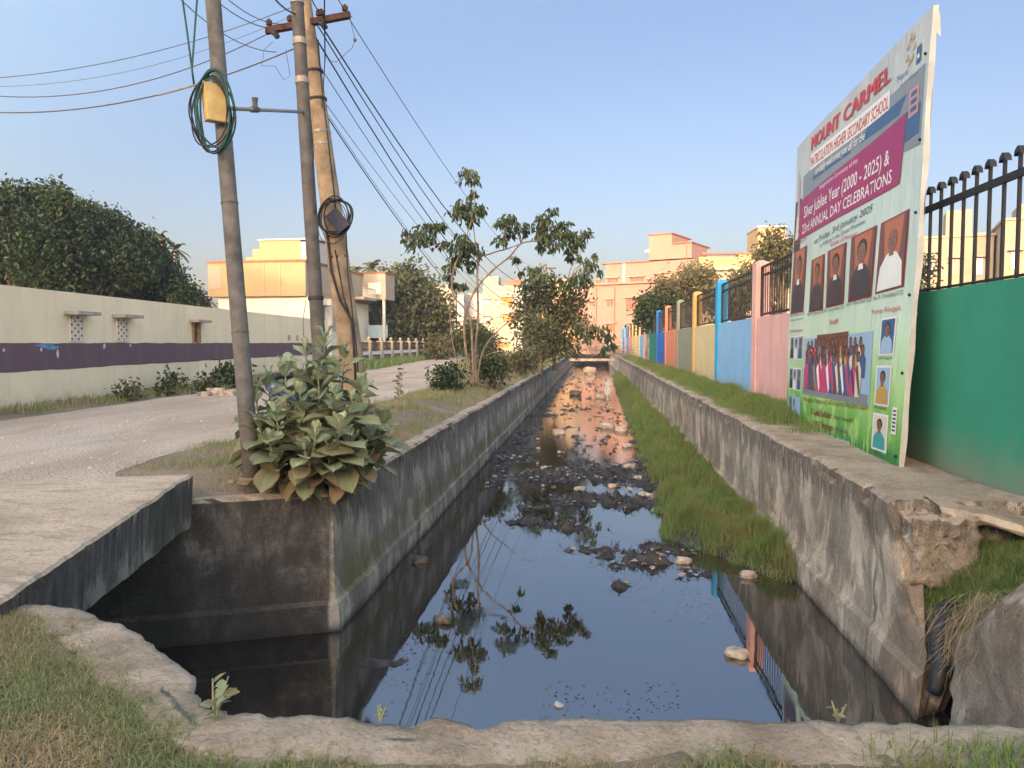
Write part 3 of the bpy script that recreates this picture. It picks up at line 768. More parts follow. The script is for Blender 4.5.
for pl, r0, dd in stems:
    pts = [gd(*Z4(x, y), D1+dd*min(1, i*.4)) for i, (x, y) in enumerate(pl)]
    # smooth a little
    sm = []
    for i in range(len(pts)-1):
        for k in range(4):
            t = k/4; p0 = pts[max(0, i-1)]; p1 = pts[i]; p2 = pts[i+1]; p3 = pts[min(len(pts)-1, i+2)]
            sm.append(.5*((2*p1)+(p2-p0)*t+(2*p0-5*p1+4*p2-p3)*t*t+(3*p1-p0-3*p2+p3)*t**3))
    sm.append(pts[-1]); m = MB(); n = len(sm)
    m.tube(sm, [r0*.8*(1-.75*i/n)*(1+.12*math.sin(i*1.7)) for i in range(n)], 8)
    m.build('stem', M['bark2'], rt, smooth=True)
cl = [(215, 50, 26), (240, 65, 18), (235, 110, 14), (175, 165, 22), (205, 150, 30), (240, 160, 28), (215, 190, 26), (262, 160, 16), (190, 280, 34), (215, 300, 36), (180, 320, 28), (245, 290, 22), (200, 255, 26), (225, 335, 18), (165, 350, 20), (155, 375, 12), (205, 405, 10), (172, 400, 12),
      (22, 245, 20), (60, 238, 26), (35, 275, 16), (90, 225, 24), (110, 215, 20), (130, 210, 10), (100, 265, 20), (135, 270, 12), (75, 255, 16),
      (335, 200, 24), (320, 260, 16), (355, 190, 16), (375, 215, 22), (400, 225, 20), (345, 240, 16), (320, 200, 14), (372, 320, 8), (388, 365, 7),
      (450, 215, 26), (470, 190, 22), (490, 165, 12), (450, 245, 22), (480, 240, 28), (505, 225, 22), (495, 275, 20), (525, 210, 16), (520, 250, 22), (545, 245, 20), (560, 265, 18), (550, 290, 18), (580, 245, 18), (600, 238, 16), (575, 270, 14), (545, 310, 10), (450, 280, 14), (445, 185, 10)]
bl = pxblobs(D1, [(*Z4(x, y), r*.3125) for x, y, r in cl], .35)
P = []; Dv = []; T_ = []
for b in bl:
    n = int(20+ (b[3]/.2)**2*20)
    for _ in range(n):
        d = Vector((rng.normal(), rng.normal(), rng.normal())).normalized()*rng.random()**.5*b[3]*1.25
        P.append((b[0]+d.x, b[1]+d.y, b[2]+d.z*.9+.05)); Dv.append((rng.normal(0, .55)+d.x, rng.normal(0, .55)+d.y, -1.0+rng.normal(0, .35))); T_.append(min(1, max(0, rng.normal(.4, .25))))
Ls = rng.uniform(.13, .26, len(P))
leaves('crown', P, Dv, Ls, Ls*.42, M['leafdark'], T_, parent=rt, fold=.15)
mt = MB()
for b in bl:
    for _ in range(3):
        c = Vector(b[:3]); e = c+Vector((rng.normal(), rng.normal(), rng.normal()*.6))*b[3]*.7
        mt.tube([c, e], [.008, .003], 4)
# nearest limb links so that no spray floats
js = [p for pl, r0, dd in stems for p in [gd(*Z4(x, y), D1) for x, y in pl[3:]]]
for b in bl:
    c = Vector(b[:3]); q = min(js, key=lambda p: (p-c).length); mt.tube([q, q.lerp(c, .5)+Vector((0, 0, .06)), c], [.016, .011, .006], 5)
mt.build('branch', M['bark2'], rt, smooth=True)
# low shrubs round its foot
def bush(name, x, y, D, rpx, n, L, leaf, label, group=None, flat=.8, cat='bush'):
    lst = [(x+random.uniform(-.5, .5)*rpx, y-random.uniform(.1, .9)*rpx*flat, rpx*random.uniform(.35, .6)) for _ in range(6)]
    bl = pxblobs(D, lst, rpx*.5*D/FPX); bp = gd(x, y, D); bz = hgt(bp.x, bp.y)
    root = empty(name, (bp.x, bp.y, bz), label, cat, group)
    m = MB()
    for b in bl:
        for _ in range(3):
            e = Vector(b[:3])+Vector((rng.normal(), rng.normal(), rng.normal()))*b[3]*.5
            m.tube([(bp.x+rng.normal()*.08, bp.y+rng.normal()*.08, bz-.05), (bp.x*.5+e.x*.5, bp.y*.5+e.y*.5, bz*.4+e.z*.6), e], [.02, .014, .005], 5)
    m.build('stem', M['twig'], root, smooth=True)
    crown(root, bl, n, L, M[leaf], 'foliage', shell=.2); return root
bush('roadside_bush', 452, 388, 21.5, 20, 900, .14, 'leafdark', 'dark leafy bush left of the leaning tree foot')
bush('roadside_bush', 492, 372, 24, 20, 900, .15, 'leafmid', 'leafy bush right behind the leaning tree foot')
bush('roadside_bush', 470, 345, 29, 22, 900, .17, 'leafmid', 'green bush standing behind the many stemmed tree')
bush('roadside_bush', 521, 366, 33, 20, 1000, .15, 'leafpale', 'dry pale bush at the wall edge under the far dense tree')
bush('roadside_bush', 500, 366, 36, 12, 500, .15, 'leafmid', 'small green bush left of the dry pale bush')
bush('roadside_bush', 555, 352, 44, 18, 900, .18, 'leafpale', 'greyish thorny bush at the far end of the left drain wall')
# second, denser tree
D2 = 39
b2 = gd(540, 358, D2)
lst = [(440, 420, 50), (400, 470, 52), (500, 470, 62), (545, 470, 45), (420, 550, 55), (500, 550, 62), (570, 440, 34), (570, 520, 42), (460, 610, 46), (530, 600, 42), (390, 530, 36), (470, 400, 34), (540, 400, 22)]
t2 = empty('dense_tree', (b2.x, b2.y, hgt(b2.x, b2.y)), 'dense grey green tree beyond the leaning one on the left drain wall', 'tree')
bl = pxblobs(D2, [(*Z4(x, y), r*.3) for x, y, r in lst], .8)
limbs(t2, (b2.x, b2.y, hgt(b2.x, b2.y)), gd(*Z4(475, 500), D2), bl, .12, M['bark2'], seed=4)
crown(t2, bl, 5600, .2, M['leafmid'], down=.6, shell=.3)
lst = [(425, 375, 26), (400, 400, 26), (440, 350, 20), (415, 345, 16), (530, 400, 22), (550, 385, 20), (575, 372, 24), (600, 380, 22), (595, 350, 22), (615, 335, 18), (625, 305, 12), (575, 312, 12), (600, 320, 14), (640, 355, 10), (590, 400, 14), (645, 545, 26), (665, 560, 26), (620, 540, 24), (600, 560, 22), (680, 590, 16), (655, 600, 14), (570, 540, 20), (460, 370, 14), (510, 380, 12)]
bl = pxblobs(D2-2, [(*Z4(x, y), r*.3125) for x, y, r in lst], .6)
P = []; Dv = []; T_ = []
for b in bl:
    for _ in range(int(14+(b[3]/.3)**2*13)):
        d = Vector((rng.normal(), rng.normal(), rng.normal())).normalized()*rng.random()**.5*b[3]
        P.append((b[0]+d.x, b[1]+d.y, b[2]+d.z)); Dv.append((rng.normal(0, .5), rng.normal(0, .5), -1.0)); T_.append(min(1, max(0, rng.normal(.4, .25))))
Ls = rng.uniform(.2, .38, len(P)); leaves('drooping_leaves', P, Dv, Ls, Ls*.42, M['leafdark'], T_, parent=t2, fold=.15)
mt = MB(); hubs = [gd(*Z4(440, 440), D2-1), gd(*Z4(520, 440), D2-1), gd(*Z4(560, 540), D2-1)]
for b in bl:
    c = Vector(b[:3]); ctr = min(hubs, key=lambda q: (q-c).length); mt.tube([ctr, ctr.lerp(c, .5)+Vector((0, 0, .5)), c], [.028, .02, .01], 5)
mt.build('branch', M['bark2'], t2, smooth=True)

# ------------------------------------------------------------------ broad-leaved shrub on the corner
def milkweed():
    base = Vector((-3.0, 7.95, .08)); base.z = hgt(base.x, base.y)
    root = empty('broadleaf_shrub', base, 'large broad leaved shrub with grey green and brown leaves beside the nearest pole', 'shrub')
    V = []; Q = []; T_ = []
    def leaf(p, d, L, W, tint, droop):
        d = d.normalized(); s = d.cross(Vector((0, 0, 1)))
        s = s.normalized() if s.length > .05 else Vector((1, 0, 0))
        s = (s+Vector((0, 0, rng.normal(0, .22)))).normalized(); nrm = s.cross(d).normalized(); b0 = len(V)
        prof = [.12, .52, .82, .98, 1.0, .76, .10]; K = len(prof); cup = rng.uniform(.12, .4)
        for i, w_ in enumerate(prof):
            f = i/(K-1); c = p+d*(L*f)+Vector((0, 0, -droop*L*f*f))
            for j in (-1, -.5, 0, .5, 1):
                q = c+s*(j*W*.5*w_)+nrm*(abs(j)**1.5*W*cup*w_*.6)+nrm*(.012*math.sin(f*9+j*2+L*60)*abs(j))
                V.append(tuple(q)); T_.append(min(1, tint+(.28 if j == 0 and tint > .3 else 0)))
        for i in range(K-1):
            for j in range(4): Q.append((b0+i*5+j, b0+i*5+j+1, b0+(i+1)*5+j+1, b0+(i+1)*5+j))
    # stem tips given by where the rosettes stand in the photograph
    tips = [(285, 368, 7.9), (268, 378, 8.1), (305, 348, 8.5), (325, 338, 8.6), (345, 350, 8.6), (258, 420, 7.7), (276, 415, 7.6), (300, 395, 7.8), (318, 372, 8.1), (310, 410, 7.5), (335, 395, 7.7), (352, 400, 7.9), (365, 408, 8.3), (372, 372, 8.6), (385, 418, 8.4), (340, 425, 7.5), (316, 443, 7.4), (290, 438, 7.4), (270, 450, 7.5), (370, 432, 8.0), (352, 450, 7.7), (396, 435, 8.6), (330, 460, 7.5), (362, 385, 8.4), (296, 425, 7.9), (343, 372, 8.3), (380, 446, 8.2), (255, 395, 8.0), (305, 460, 7.45), (283, 395, 8.1), (325, 415, 8.0), (300, 372, 8.4), (355, 425, 8.2), (262, 432, 7.9), (275, 468, 7.6), (345, 468, 7.65)]
    ms = MB()
    for ti_, (x, y, D) in enumerate(tips):
        if ti_ > 8 and ti_ % 4 == 1: continue
        tip = gd(x, y-(10 if y > 440 else 0), D); ft = Vector((base.x+(tip.x-base.x)*.35+rng.normal(0, .08), base.y+(tip.y-base.y)*.4+rng.normal(0, .08), base.z))
        mid = ft.lerp(tip, .55)+Vector(((tip.x-ft.x)*.2, (tip.y-ft.y)*.2, -.03))
        pts = [ft, ft.lerp(mid, .5), mid, mid.lerp(tip, .6), tip]; ms.tube(pts, [.018, .016, .013, .010, .006], 7)
        Ls = (tip-ft).length; npair = int(5+Ls*7); a0 = rng.uniform(0, 3.14)
        for i in range(npair):
            f = 1-(i/npair)*.92; q = ft.lerp(mid, f/.55) if f < .55 else mid.lerp(tip, (f-.55)/.45)
            age = i/max(1, npair-1); a = a0+i*1.57+rng.normal(0, .2)
            if age > .3 and rng.random() < .25: continue
            L = (.15+.18*min(1, i*.34))*rng.uniform(.85, 1.2); W = L*rng.uniform(.54, .68)
            el = 1.15-1.25*min(1, i*.26)+rng.normal(0, .12) if i < 5 else rng.normal(-.12, .22)
            if age > .75: L *= .78; W *= .8
            for k in (0, 1):
                aa = a+k*math.pi; d = Vector((math.cos(aa)*math.cos(el), math.sin(aa)*math.cos(el), math.sin(el)))
                ti = min(.97, max(0, (.86-.75*age)+rng.normal(0, .12))) if i > 0 else .9
                if age > .55 and rng.random() < .6: ti = rng.uniform(0, .5)
                leaf(q+Vector((d.x, d.y, 0))*.012, d, L, W, ti, .12+.3*age)
    np_mesh('foliage', V, Q, None, M['cal'], T_, parent=root, smooth=True)
    ms.build('stem', M['stem'], root, smooth=True)
milkweed()
# sprig beside it and the sapling on the near rim
def sprig(base, hh, nl, L, leaf, label, name='young_plant', spread=.35):
    root = empty(name, base, label, 'plant'); b = Vector(base); P = []; Dv = []; T_ = []; m = MB()
    for s in range(3):
        a = rng.uniform(0, 6.28); tip = b+Vector((math.cos(a)*spread*hh, math.sin(a)*spread*hh, hh*rng.uniform(.7, 1))); m.tube([b, b.lerp(tip, .5)+Vector((0, 0, .04*hh)), tip], [.006, .005, .003], 5)
        for i in range(nl):
            f = .3+.7*i/nl; P.append(tuple(b.lerp(tip, f))); aa = rng.uniform(0, 6.28); Dv.append((math.cos(aa), math.sin(aa), rng.uniform(-.1, .8))); T_.append(rng.uniform(.4, 1))
    m.build('stem', M['stem'], root); leaves('foliage', P, Dv, L*rng.uniform(.7, 1.2, len(P)), L*.55, M[leaf], T_, parent=root, fold=.12)
    return root
sprig(gz(214, 724, .0), .19, 6, .062, 'cal', 'small broad leaved seedling growing over the near rim of the drain')
sprig(gz(398, 412, .1), 1.1, 9, .14, 'cal', 'tall thin seedling standing alone right of the broad leaved shrub', spread=.12)
sprig(gz(838, 722, -.02), .08, 2, .03, 'grass2' if False else 'cal', 'tiny sprout on the right part of the near rim')
sprig(gz(380, 722, -.02), .07, 2, .03, 'cal', 'tiny weed on the near rim left of centre')
# ------------------------------------------------------------------ cream wall on the left
GL = .15
a = gz(0, 412, GL); b = gz(305, 371, GL); dr = (b-a).normalized(); a2 = a-dr*8; Wn = Vector((dr.y, -dr.x, 0))   # towards the road
WB = gz(338, 368, GL); Lw = (b-a2).length + (WB-b).length*.0
Lw = (WB-a2).dot(dr)
def TW(u, v, z): p = a2+dr*u+Wn*v; return (p.x, p.y, z)      # u along the wall, v out from its face
root = empty('compound_wall', a2, 'long cream plastered wall with a purple painted band beside the gravel road', 'wall')
def top_at(u): return 2.62+.10*u/Lw
m = MB(); nseg = 60
for i in range(nseg):
    u0 = Lw*i/nseg; u1 = Lw*(i+1)/nseg
    lo = [TW(u0, 0, -.1), TW(u1, 0, -.1), TW(u1, 0, top_at(u1)), TW(u0, 0, top_at(u0))]
    m.poly(lo); m.poly([TW(u0, 0, top_at(u0)), TW(u1, 0, top_at(u1)), TW(u1, -.23, top_at(u1)), TW(u0, -.23, top_at(u0))])
    m.poly([TW(u0, -.23, -.1), TW(u0, -.23, top_at(u0)), TW(u1, -.23, top_at(u1)), TW(u1, -.23, -.1)])
m.poly([TW(Lw, 0, -.1), TW(Lw, -.23, -.1), TW(Lw, -.23, top_at(Lw)), TW(Lw, 0, top_at(Lw))])
m.poly([TW(0, 0, -.1), TW(0, 0, top_at(0)), TW(0, -.23, top_at(0)), TW(0, -.23, -.1)])
m.build('masonry', M['wallcream'], root)
m = MB()
for i in range(160):
    u0 = Lw*i/160; u1 = Lw*(i+1)/160; j = lambda u, k: .022*nz(u, k, 0, 1.3)+.01*nz(u, k, 3, 5)
    m.poly([TW(u0, .004, .92+j(u0, 1)-.0*u0), TW(u1, .004, .92+j(u1, 1)), TW(u1, .004, 1.50+j(u1, 4)), TW(u0, .004, 1.50+j(u0, 4))])
m.build('painted_band', M['purple'], root)
def u_at(px, z=1.5):
    d = ray(px, 343); # intersect with the wall plane
    t = (Vector(TW(0, 0, 0))-CP).dot(Wn)/d.dot(Wn); return ((CP+d*t)-a2).dot(dr)
M['torn'] = simple('torn_paper', (.55, .52, .5), .9, .2, 10); M['bluep'] = simple('blue_poster_scrap', (.12, .3, .55), .8, .35, 14)
def rag(u, z, w_, h_, mat, sd):
    m = MB(); rs = random.Random(sd); pts = []
    for k in range(14):
        an = 2*math.pi*k/14; r = rs.uniform(.55, 1); pts.append(TW(u+math.cos(an)*w_*r, .008, z+math.sin(an)*h_*r))
    m.poly(pts); m.build('paper_scrap', mat, root)
rag(u_at(45), 1.44, .42, .05, M['bluep'], 1); rag(u_at(52), 1.40, .28, .06, M['bluep'], 2); rag(u_at(57), 1.27, .07, .12, M['torn'], 3); rag(u_at(41), 1.36, .05, .07, M['torn'], 4); rag(u_at(104), 1.42, .07, .08, M['torn'], 5); rag(u_at(130), 1.44, .06, .05, M['torn'], 6); rag(u_at(3), 1.36, .05, .05, M['torn'], 7)
def grille_window(px, w_, label):
    u = u_at(px); wroot = empty('ventilator', TW(u, 0, 1.5)); 
    wroot.parent = root; wroot.location = Vector(TW(u, 0, 1.5))-WL[root.name]; WL[wroot.name] = Vector(TW(u, 0, 1.5))
    m = MB(); m.box(u-w_/2, u+w_/2, .002, .006, 1.55, 2.12, TW); m.build('recess', M['glass'], wroot)
    m = MB(); n = 4; r = 7
    for i in range(n+1): m.box(u-w_/2+w_*i/n-.014, u-w_/2+w_*i/n+.014, .0065, .04, 1.55, 2.12, TW)
    for j in range(r+1): m.box(u-w_/2, u+w_/2, .0075, .036, 1.55+.57*j/r-.012, 1.55+.57*j/r+.012, TW)
    for i in range(n):
        for j in range(r):
            c0 = u-w_/2+w_*(i+.5)/n; z0 = 1.55+.57*(j+.5)/r
            if (i+j) % 2: m.box(c0-.028, c0+.028, .0085, .03, z0-.03, z0+.03, TW)
    m.build('lattice', M['white'], wroot)
    m = MB(); m.box(u-w_/2-.2, u+w_/2+.24, .0, .34, 2.14, 2.22, TW); m.build('sunshade', M['chajja'], wroot)
grille_window(76, .52, ''); grille_window(122, .55, '')
u = u_at(196); m = MB(); m.box(u-.26, u+.26, .002, .006, 1.52, 2.12, TW); m.build('window_opening', M['glass'], root)
m = MB(); m.box(u-.30, u-.22, .0, .05, 1.5, 2.14, TW); m.box(u+.05, u+.30, .0, .05, 1.5, 2.14, TW); m.build('window_frame', simple('old_timber', (.32, .2, .09), .8, .3, 8), root)
m = MB(); m.box(u-.5, u+.5, .0, .32, 2.15, 2.23, TW); m.build('sunshade', M['chajja'], root)
for px in (289, 297):
    u = u_at(px); m = MB(); m.box(u-.16, u+.16, .002, .03, 1.62, 1.86, TW); m.build('vent', M['chajja'], root)
# weeds and rubble at its foot
for i, (px, py, r, n, L, lf, lb) in enumerate([(127, 401, 9, 260, .12, 'leafmid', 'small round bush at the wall foot below the purple band'), (180, 392, 11, 320, .13, 'leafdark', 'thin leafy weed clump at the wall foot left of the dark shrub'),
        (228, 388, 17, 900, .15, 'leafdark', 'dark leafy shrub against the cream wall left of the nearest pole'), (205, 394, 10, 350, .12, 'leafmid', 'low green weed in front of the cream wall beside pale rubble'), (165, 396, 7, 200, .12, 'leafmid', 'tiny weed at the cream wall foot between two bushes')]):
    p = gz(px, py, GL); bush('wall_foot_weed', px, py, (p-CP).dot(FW), r, n, L, lf, lb, flat=1.3, cat='weed')
for i, (px, py, s, lb) in enumerate([(205, 397, .16, 'pale rubble lump leftmost at the cream wall foot'), (216, 395, .22, 'biggest pale rubble lump at the cream wall foot'), (228, 397, .2, 'pale rubble lump nearest to the first pole')]):
    p = gz(px, py, GL); m = rubble('r', (p.x, p.y, p.z+s*.3), (s*1.3, s, s*.7), i+5, None); tag(m.build('rubble', M['stone'], smooth=True), lb, 'rubble')
# dirt heap strip
# ------------------------------------------------------------------ white railing fence further on
def rail_fence(pa, pb, n, label, H=1.62, gate=None):
    d = (pb-pa); L = d.length; d.normalize(); nn = Vector((d.y, -d.x, 0))
    T = lambda u, v, z: tuple(pa+d*u+nn*v+Vector((0, 0, z)))
    rt_ = empty('railing_fence', pa, label, 'fence')
    m = MB(); m.box(0, L, -.1, .1, -.2, H*.52, T); m.build('base_wall', M['white'], rt_)
    m = MB()
    for i in range(n):
        u0 = L*(i+.18)/n; u1 = L*(i+.86)/n; m.box(u0, u1, .1, .108, .12, H*.40, T)
    m.build('painted_panel', M['purple'], rt_)
    for i in range(n+1):
        u = L*i/n; m = MB(); m.box(u-.15, u+.15, -.14, .16, -.2, H*.86, T); m.box(u-.2, u+.2, -.2, .22, H*.86, H*.92, T); c = T(u, .01, H*.99); m.ell(c, (.11, .11, .14), 10, 6)
        m.build('post', M['cream2'], rt_)
    m = MB()
    for z in (H*.6, H*.8): m.box(0, L, -.02, .02, z, z+.035, T)
    k = int(L/.14)
    for i in range(k): m.box(L*i/k, L*i/k+.02, -.012, .012, H*.52, H*.88, T)
    m.build('iron_grille', M['iron'], rt_)
rail_fence(gz(340, 369, GL), gz(429, 358.5, GL), 9, 'low white fence with ball topped posts and purple panels in front of the big tree')
rail_fence(gz(441, 357, GL), gz(462, 354.5, GL), 4, 'short far stretch of white and purple fence right of the gate bush')
bush('gate_bush', 434, 358, 62, 16, 1500, .3, 'leafpale', 'pale greyish bush in front of the fence gap', flat=1.1)
bush('roadside_bush', 452, 350, 70, 20, 1300, .3, 'leafmid', 'green bush behind the short far fence')
bush('roadside_bush', 478, 350, 75, 22, 1500, .32, 'leafbig', 'deep green bush under the distant white flats')

# ------------------------------------------------------------------ trees behind
def bigtree(pxb, D, n, L, leaf, label, group, bx, bark='bark', r0=.3, spread=2.5, shell=.5):
    bl = pxblobs(D, pxb, spread); p = gd(bx, 345, D)
    return tree('shade_tree', (p.x, p.y, .1), bl, n, L, leaf, r0, label, 'tree', group, bark, shell=shell, h=3.8, seed=bx)
GT = 'dark trees behind the cream wall'
bigtree([(-30, 235, 46), (12, 222, 32), (42, 208, 20), (10, 265, 40), (55, 240, 32), (-5, 210, 24), (60, 272, 34), (35, 250, 34), (-40, 285, 42), (62, 203, 12), (25, 195, 9), (0, 192, 8), (52, 192, 7)], 36, 42000, .21, 'leafbig', 'largest dense dark green tree at the far left behind the cream wall', GT, 25)
bigtree([(82, 232, 20), (108, 242, 26), (78, 258, 32), (100, 272, 34), (128, 262, 24), (85, 215, 12), (112, 225, 12), (98, 222, 9), (72, 208, 7)], 38, 28000, .21, 'leafbig', 'dark tree with rounded top second from the left behind the wall', GT, 100)
bigtree([(142, 255, 18), (158, 268, 20), (135, 285, 28), (168, 288, 18), (182, 294, 13), (140, 240, 9), (160, 300, 22), (176, 280, 8), (120, 290, 28), (128, 234, 8), (158, 246, 7), (190, 302, 9)], 40, 21000, .21, 'leafbig', 'dark tree tapering down towards the ochre house', GT, 150)
bigtree([(196, 305, 9), (204, 308, 6), (186, 306, 9)], 46, 1800, .2, 'leafmid', 'small grey green treetop just left of the ochre house', GT, 192)
GT = 'trees behind the railing fence'
bigtree([(400, 300, 26), (385, 312, 20), (415, 290, 20), (428, 300, 18), (405, 280, 14), (425, 318, 20), (398, 325, 24), (440, 315, 12), (435, 330, 14), (410, 335, 18), (378, 330, 12)], 66, 15000, .42, 'leafmid', 'wide grey green tree behind the white railing fence', GT, 408, shell=.2)
GT = 'trees behind the painted wall'
bigtree([(680, 290, 14), (698, 285, 12), (668, 298, 12), (690, 302, 15), (712, 295, 11), (660, 288, 7), (690, 274, 7), (705, 276, 6), (676, 277, 5)], 52, 4600, .3, 'leafpale', 'thin pale leaved tree above the painted wall before the peach house', GT, 690, shell=.3)
bigtree([(650, 305, 10), (658, 312, 13), (645, 315, 9), (668, 312, 10)], 50, 3200, .28, 'leafdark', 'small dark green tree low behind the far painted panels', GT, 655, shell=.3)
bigtree([(775, 248, 14), (765, 262, 12), (788, 258, 12), (778, 272, 14), (760, 275, 10), (772, 236, 7), (795, 245, 8), (750, 268, 6)], 36, 4200, .2, 'leafpale', 'sparse pale tree above the pink panel beside the banner', GT, 775, shell=.25)
bigtree([(735, 298, 16), (745, 285, 12), (725, 305, 12)], 44, 2400, .28, 'leafpale', 'low pale shrubby tree behind the blue panel grille', GT, 738, shell=.25)
bigtree([(905, 290, 20), (915, 270, 14)], 40, 2000, .25, 'leafdark', 'dark bush seen through the grille just right of the banner', GT, 905)
# palms
def palm(px, py, D, Rr, nf, label):
    c = gd(px, py, D); g0 = (c.x+.3, c.y, .1); root = empty('palm_tree', g0, label, 'palm', 'palms behind the ochre house')
    m = MB(); m.tube([g0, (c.x+.2, c.y, c.z*.5), c], [.22, .17, .14], 8); m.build('trunk', M['bark'], root, smooth=True)
    V = []; Q = []; T_ = []
    for i in range(nf):
        a = 6.28*i/nf+rng.normal(0, .2); e0 = rng.uniform(-.1, 1.3); L = Rr*rng.uniform(.8, 1.1); pts = []
        for k in range(8):
            f = k/7; r = L*f*math.cos(e0)*1.0; z = L*(f*math.sin(e0)-.55*f*f); pts.append(c+Vector((math.cos(a)*r, math.sin(a)*r, z)))
        for k in range(7):
            p0, p1 = pts[k], pts[k+1]; d = (p1-p0).normalized(); s = d.cross(Vector((0, 0, 1)));
            s = s.normalized() if s.length > .01 else Vector((1, 0, 0))
            for q in range(4):
                for sg in (-1, 1):
                    st = p0.lerp(p1, q/4); ll = L*.3*(1-abs(k/7-.4)); en = st+(s*sg*.8+d*.6+Vector((0, 0, -.45))).normalized()*ll; b0 = len(V)
                    V += [tuple(st), tuple(st+d*.07), tuple(en)]; T_ += [rng.random()]*3; Q.append((b0, b0+1, b0+2))
    np_mesh('fronds', V, None, Q, M['leafmid'], T_, parent=root)
palm(372, 268, 72, 1.9, 16, 'tall palm crown showing above the balcony of the ochre house')
palm(356, 272, 78, 1.7, 14, 'palm crown half hidden behind the concrete pole')
palm(160, 235, 48, .9, 10, 'wispy palm top rising from the right end of the dark trees')
palm(176, 250, 50, 1.2, 10, 'thin dry palm leaning out right of the dark trees')

# ------------------------------------------------------------------ houses
class House:
    def __init__(s, p, ang, name, label, cat='house', group=None):
        s.p = Vector((p[0], p[1], 0)); s.c = math.cos(ang); s.s = math.sin(ang)
        s.r = empty(name, s.p, label, cat, group)
    def T(s, u, v, z): return (s.p.x+u*s.c-v*s.s, s.p.y+u*s.s+v*s.c, z)
    def box(s, name, mat, *bs, parent=None, bevel=0):
        if len(bs) > 1 and name not in ('window', 'railing'):
            for b in bs: o = s.box(name, mat, b, parent=parent, bevel=bevel)
            return o
        m = MB()
        for b in bs: m.box(*b, s.T)
        return m.build(name, mat, parent or s.r, bevel=bevel)
    def win(s, u, z, w_, h_, v=0, shade=True, pane='glass', side=0, bars=2, fr='winfr'):
        """side 0: front face (v=const, facing -v); 1: right face at u=const (facing +u); coordinates along the face"""
        if side == 0: B = lambda a, b, o0, o1, z0, z1: (a, b, v-o1, v-o0, z0, z1)
        else: B = lambda a, b, o0, o1, z0, z1: (v+o0, v+o1, a, b, z0, z1)
        fr_ = s.box('window', M[fr], B(u-.06, u, .0, .06, z-.06, z+h_+.06), B(u+w_, u+w_+.06, .0, .06, z-.06, z+h_+.06), B(u, u+w_, .0, .058, z-.06, z), B(u, u+w_, .0, .058, z+h_, z+h_+.06),
               *[B(u+w_*k/bars-.02, u+w_*k/bars+.02, .01, .05, z, z+h_) for k in range(1, bars)])
        m = MB(); m.box(*B(u, u+w_, .002, .02, z, z+h_), s.T); o = m.build('pane', M[pane], s.r)
        loc = fr_.location.copy(); o.parent = fr_; o.location = (0, 0, 0)
        if shade: s.box('sunshade', M['chajja'], B(u-.25, u+w_+.25, .0, .5, z+h_+.1, z+h_+.18))
def place(px, D): p = gd(px, 343, D); return (p.x, p.y)
# ochre and white house behind the cream wall
p1 = Vector((*place(306, 50), 0)); pe = Vector((*place(363, 60.5), 0)); sv = (pe-p1).normalized(); fv = Vector((sv.y, -sv.x, 0))
W1 = 4.0
while (lambda q: 512+FPX*q.dot(RT)/q.dot(FW))((p1-fv*W1)-Vector((0, 0, 0))) > 210: W1 += .02
p0 = p1-fv*W1; ang = math.atan2(fv.y, fv.x)
h = House(p0, ang, 'ochre_house', 'two storey ochre and white house with flat roof behind the cream wall')
zr = 1.5+81*50/FPX; zb = 1.5+47*50/FPX
Lh = 12.0
h.box('lower_wall', M['white'], (.5, W1, .3, Lh, 0, zb))
h.box('upper_wall', M['yel'], (0, W1-.0, 0, .6, zb, zr), (0, W1, .6, Lh, zb+.003, zr-.003))
h.box('side_wall', M['cream2'], (W1, W1+.02, 0, Lh, zb+.3, zr-.01))
h.box('parapet', M['redroof'], (-.08, W1+.1, -.08, Lh+.08, zr, zr+.14))
h.box('band', M['cream2'], (1.35, 1.42, -.03, 0, zb, zr), (3.9, 3.97, -.03, 0, zb, zr), (5.0, 5.07, -.03, 0, zb, zr), (-.02, .9, -.02, 0, zb+.5, zr-.2))
zp = 1.5+96*55/FPX
h.box('stair_room', M['yel'], (2.9, 5.8, 1.5, 3.0, zr+.14, zp)); h.box('stair_room_side', M['greyb'], (5.8, 6.9, 1.52, 6.5, zr+.14, zp-.12)); h.box('stair_room_step', M['yel'], (1.9, 2.9, 1.5, 3.0, zr+.14, zp-1.1), (2.4, 2.9, 1.48, 3.0, zr+.14, zp-.55)); h.box('stair_room_roof', M['greyb'], (2.8, 7.0, 1.4, 6.6, zp, zp+.1))
h.win(.7, zb+1.2, 1.6, .7, v=W1+.02, side=1, pane='glassblue', shade=False); h.win(1.2, 2.6, 1.8, 1.3, v=W1, side=1, pane='glassblue'); h.win(4.6, 2.4, 2.2, 1.5, v=W1, side=1, pane='glassblue')
h.box('pilaster', M['white'], (W1, W1+.25, .3, .6, 0, zb), (W1, W1+.25, 3.6, 3.9, 0, zb), (W1, W1+.25, 7.4, 7.7, 0, zb))
h.box('balcony', M['cream2'], (W1+.02, W1+1.9, 10.6, 12.9, 4.9, 6.95))
h.box('balcony_roof', M['redroof'], (W1, W1+2.0, 10.5, 13.0, 6.95, 7.05))
h.box('balcony_sign', M['white'], (W1+.5, W1+1.5, 10.55, 10.6, 5.3, 6.2))
h.box('balcony_post', M['greyb'], (W1+1.6, W1+1.8, 10.7, 10.9, 0, 4.9))
h.box('blue_screen', M['glassblue'], (W1+.3, W1+1.9, 10.95, 11.05, 1.9, 2.9))
h.box('balcony_floor', M['cream2'], (W1+.02, W1+1.2, 7.6, 10.55, 4.75, 4.95))
